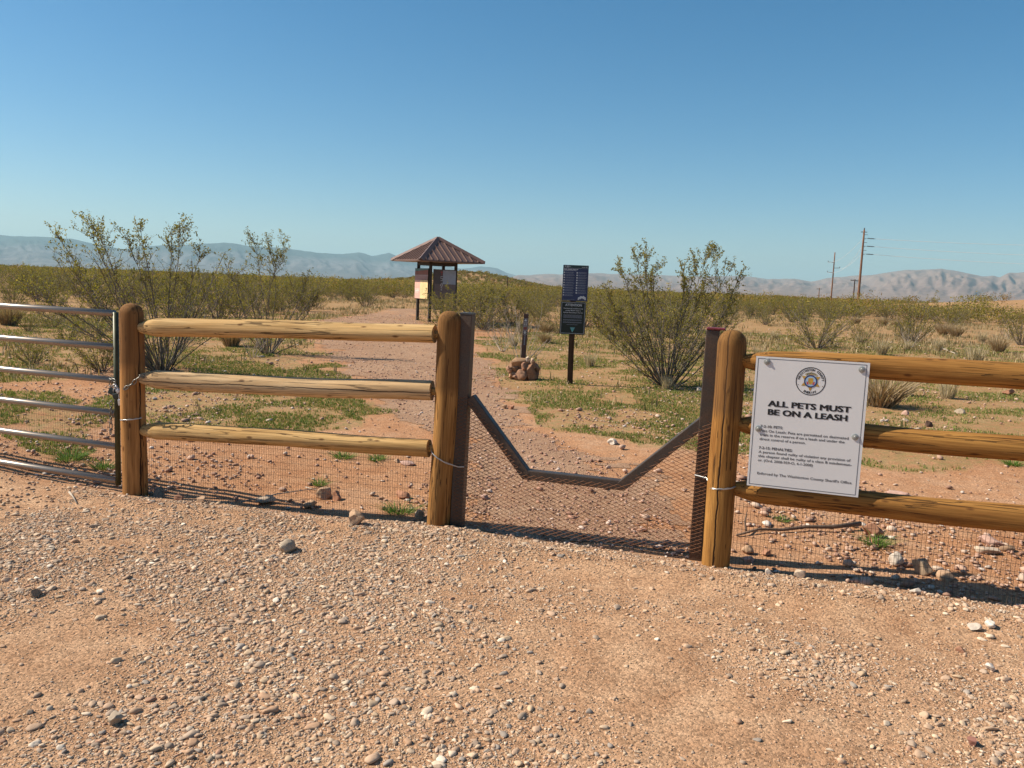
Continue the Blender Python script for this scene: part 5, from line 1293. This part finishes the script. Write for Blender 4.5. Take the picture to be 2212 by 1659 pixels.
V, L, S, Cc = blades(np.stack([x, y, tz(x, y)], 1), rgb.uniform(.05, .17, len(x)) * (1 + np.maximum(d - 20, 0) * .012), cc_, rgb, 3, .075)
tag(link("dry_ground_cover", npmesh("dry_ground_cover", V, L, S, Cc), M['straw']), "low dry grass and weeds between the creosote bushes", "dry grass", kind="stuff")
n = 1300; X = rgb.normal(-16, 34, n); Y = rgb.normal(405, 45, n); scrub("hill_scrub", X, Y, "scrub on the low rise behind the kiosk", 70, .15, 8, .8)
dry = [(1904, 767, 1.3, "straw-pale grass clump above the sign, between the sign's top corners"), (2105, 786, 1.55, "tall pale grass clump directly over the right part of the top brown rail"), (2025, 764, 1.2, "pale wispy grass clump behind the bent driftwood stick"),
 (1960, 760, .8, "small wispy clump in front of the tall green creosote"), (2120, 742, 1.3, "pale grass clump just behind the tall pale one on the right"), (1790, 745, 1.3, "pale grass clump low on the plain above the end log post"), (1745, 740, 1.2, "feathery pale clump left of the sign's top corner"),
 (1672, 735, 1.0, "thin pale clump just right of the red steel cap"), (1960, 856, .9, "grey wispy clump right below the top brown rail beside the sign"), (2046, 862, 1.0, "bare wispy clump in the grass under the top brown rail, middle"), (1275, 792, .8, "little pale clump right of the notice post foot"),
 (1440, 842, .65, "pale grass at the foot of the dense tall creosote"), (1640, 770, 1.0, "pale clump beside the end log post's top"), (1855, 742, .9, "short pale clump above the sign's round badge"), (1110, 748, .8, "pale stalks left of the trail marker")]
for i, (x, y, s, lb) in enumerate(dry): put("dry_grass", DRY[i % 4], M['straw'], x, y, (s * .72, s * .72, s * .82), lb, "dry grass", "pale dry grass clumps beyond the fence", i)
brn = [(2155, 762, 1.4, "round brown grass tussock casting a dark shadow at the far right"), (2063, 727, 1.7, "dark brown tussock, right one of two behind the pale grass"), (2036, 724, 1.6, "brown tussock, left one of two behind the pale grass"), (1908, 704, 1.5, "flat brown tussock above the sign's right top corner"),
 (1180, 718, 1.1, "small brown tussock between the trail marker and the notice post, upper"), (1178, 742, .9, "small brown tussock between the trail marker and the notice post, lower"), (1935, 707, 1.2, "brownish tussock left of the tall green creosote"), (1240, 712, .9, "brown tussock behind the notice board's right edge"), (1850, 700, 1.3, "brown tussock on the plain below the tallest pole"),
 (500, 752, 1.2, "brown dead tussock left of the thin airy creosote"), (20, 708, 1.6, "tan tussock at the left edge above the first gate bar")]
for i, (x, y, s, lb) in enumerate(brn): put("grass_tussock", BRNG[i % 2], M['straw'], x, y, s, lb, "grass tussock", "brown grass tussocks on the plain", i)
o = put("grass_tussock", BRNG[0], M['straw'], 1898, 878, (2.0, 1.6, 1.35), "large grey-green matted shrub hidden partly by the leash sign's right edge", "grass tussock", "brown grass tussocks on the plain", 3)
grt = [(862, 1096, 1.5, "green tuft by the middle log post behind the mesh"), (690, 1036, 1.1, "green tuft above the tan boulder behind the mesh"), (1895, 1168, 1.5, "bright green tuft by the broken rock under the lowest brown rail"), (740, 985, 1.5, "green tuft just under the lowest pale rail, left of two"), (815, 990, 1.4, "green tuft just under the lowest pale rail, right of two"),
 (2190, 1008, 1.5, "green tuft between the brown rails at the right edge"), (1690, 1118, .8, "tiny green tuft below the sign's left corner"), (2100, 790, 1.3, "dark green tuft under the tall pale grass clump"), (222, 1000, 1.6, "green tuft through the lower gate bars beside the stile"), (150, 982, 2.0, "wide green tuft behind the fifth gate bar")]
for i, (x, y, s, lb) in enumerate(grt): put("green_tuft", GRT[i % 3], M['grass'], x, y, (s * 1.0, s * .8, s * .62), lb, "grass tuft", "bright green grass tufts near the fence", i)
# leafless shrubs
dead = bush_data(90, .95, .75, ns=14, sec=4, tw=3, lpt=0, leaf=.02, bare_low=.3, dens=0.)
def dead_thing(px_, py_, sc, lb, rz=0.):
    e = empty("dead_shrub", on(px_, py_), lb, "shrub", "bare grey shrubs"); e.scale = (sc, sc, sc); e.rotation_euler = (0, 0, rz); link("stems", DEADME, M['deadbark'], e, world=False); return e
DEADME = npmesh("stems", dead[0], dead[1].ravel(), 4)
DEADME.materials.append(M['deadbark'])
def dead_put(px_, py_, sc, lb, rz=0.):
    e = empty("dead_shrub", on(px_, py_), lb, "shrub", "bare grey shrubs"); e.scale = sc if isinstance(sc, tuple) else (sc,) * 3; e.rotation_euler = (0, 0, rz)
    o = bpy.data.objects.new("stems", DEADME); COL.objects.link(o); o.parent = e
dead_put(1127, 786, (.95, .8, 1.35), "leafless shrub of thin stems rising behind the stone heap")
dead_put(1085, 760, (1.0, .9, .9), "bare twiggy shrub left of the trail marker", 2.)
dead_put(545, 776, (.6, .6, .75), "bare broken shrub in front of the thin airy creosote", 1.)
dead_put(2180, 735, (1.5, 1.2, .7), "spreading bare shrub at the right edge behind the round brown tussock", 3.)
dead_put(1965, 756, (.8, .8, .8), "bare grey stems mixed with grass in front of the tall green creosote", 4.)
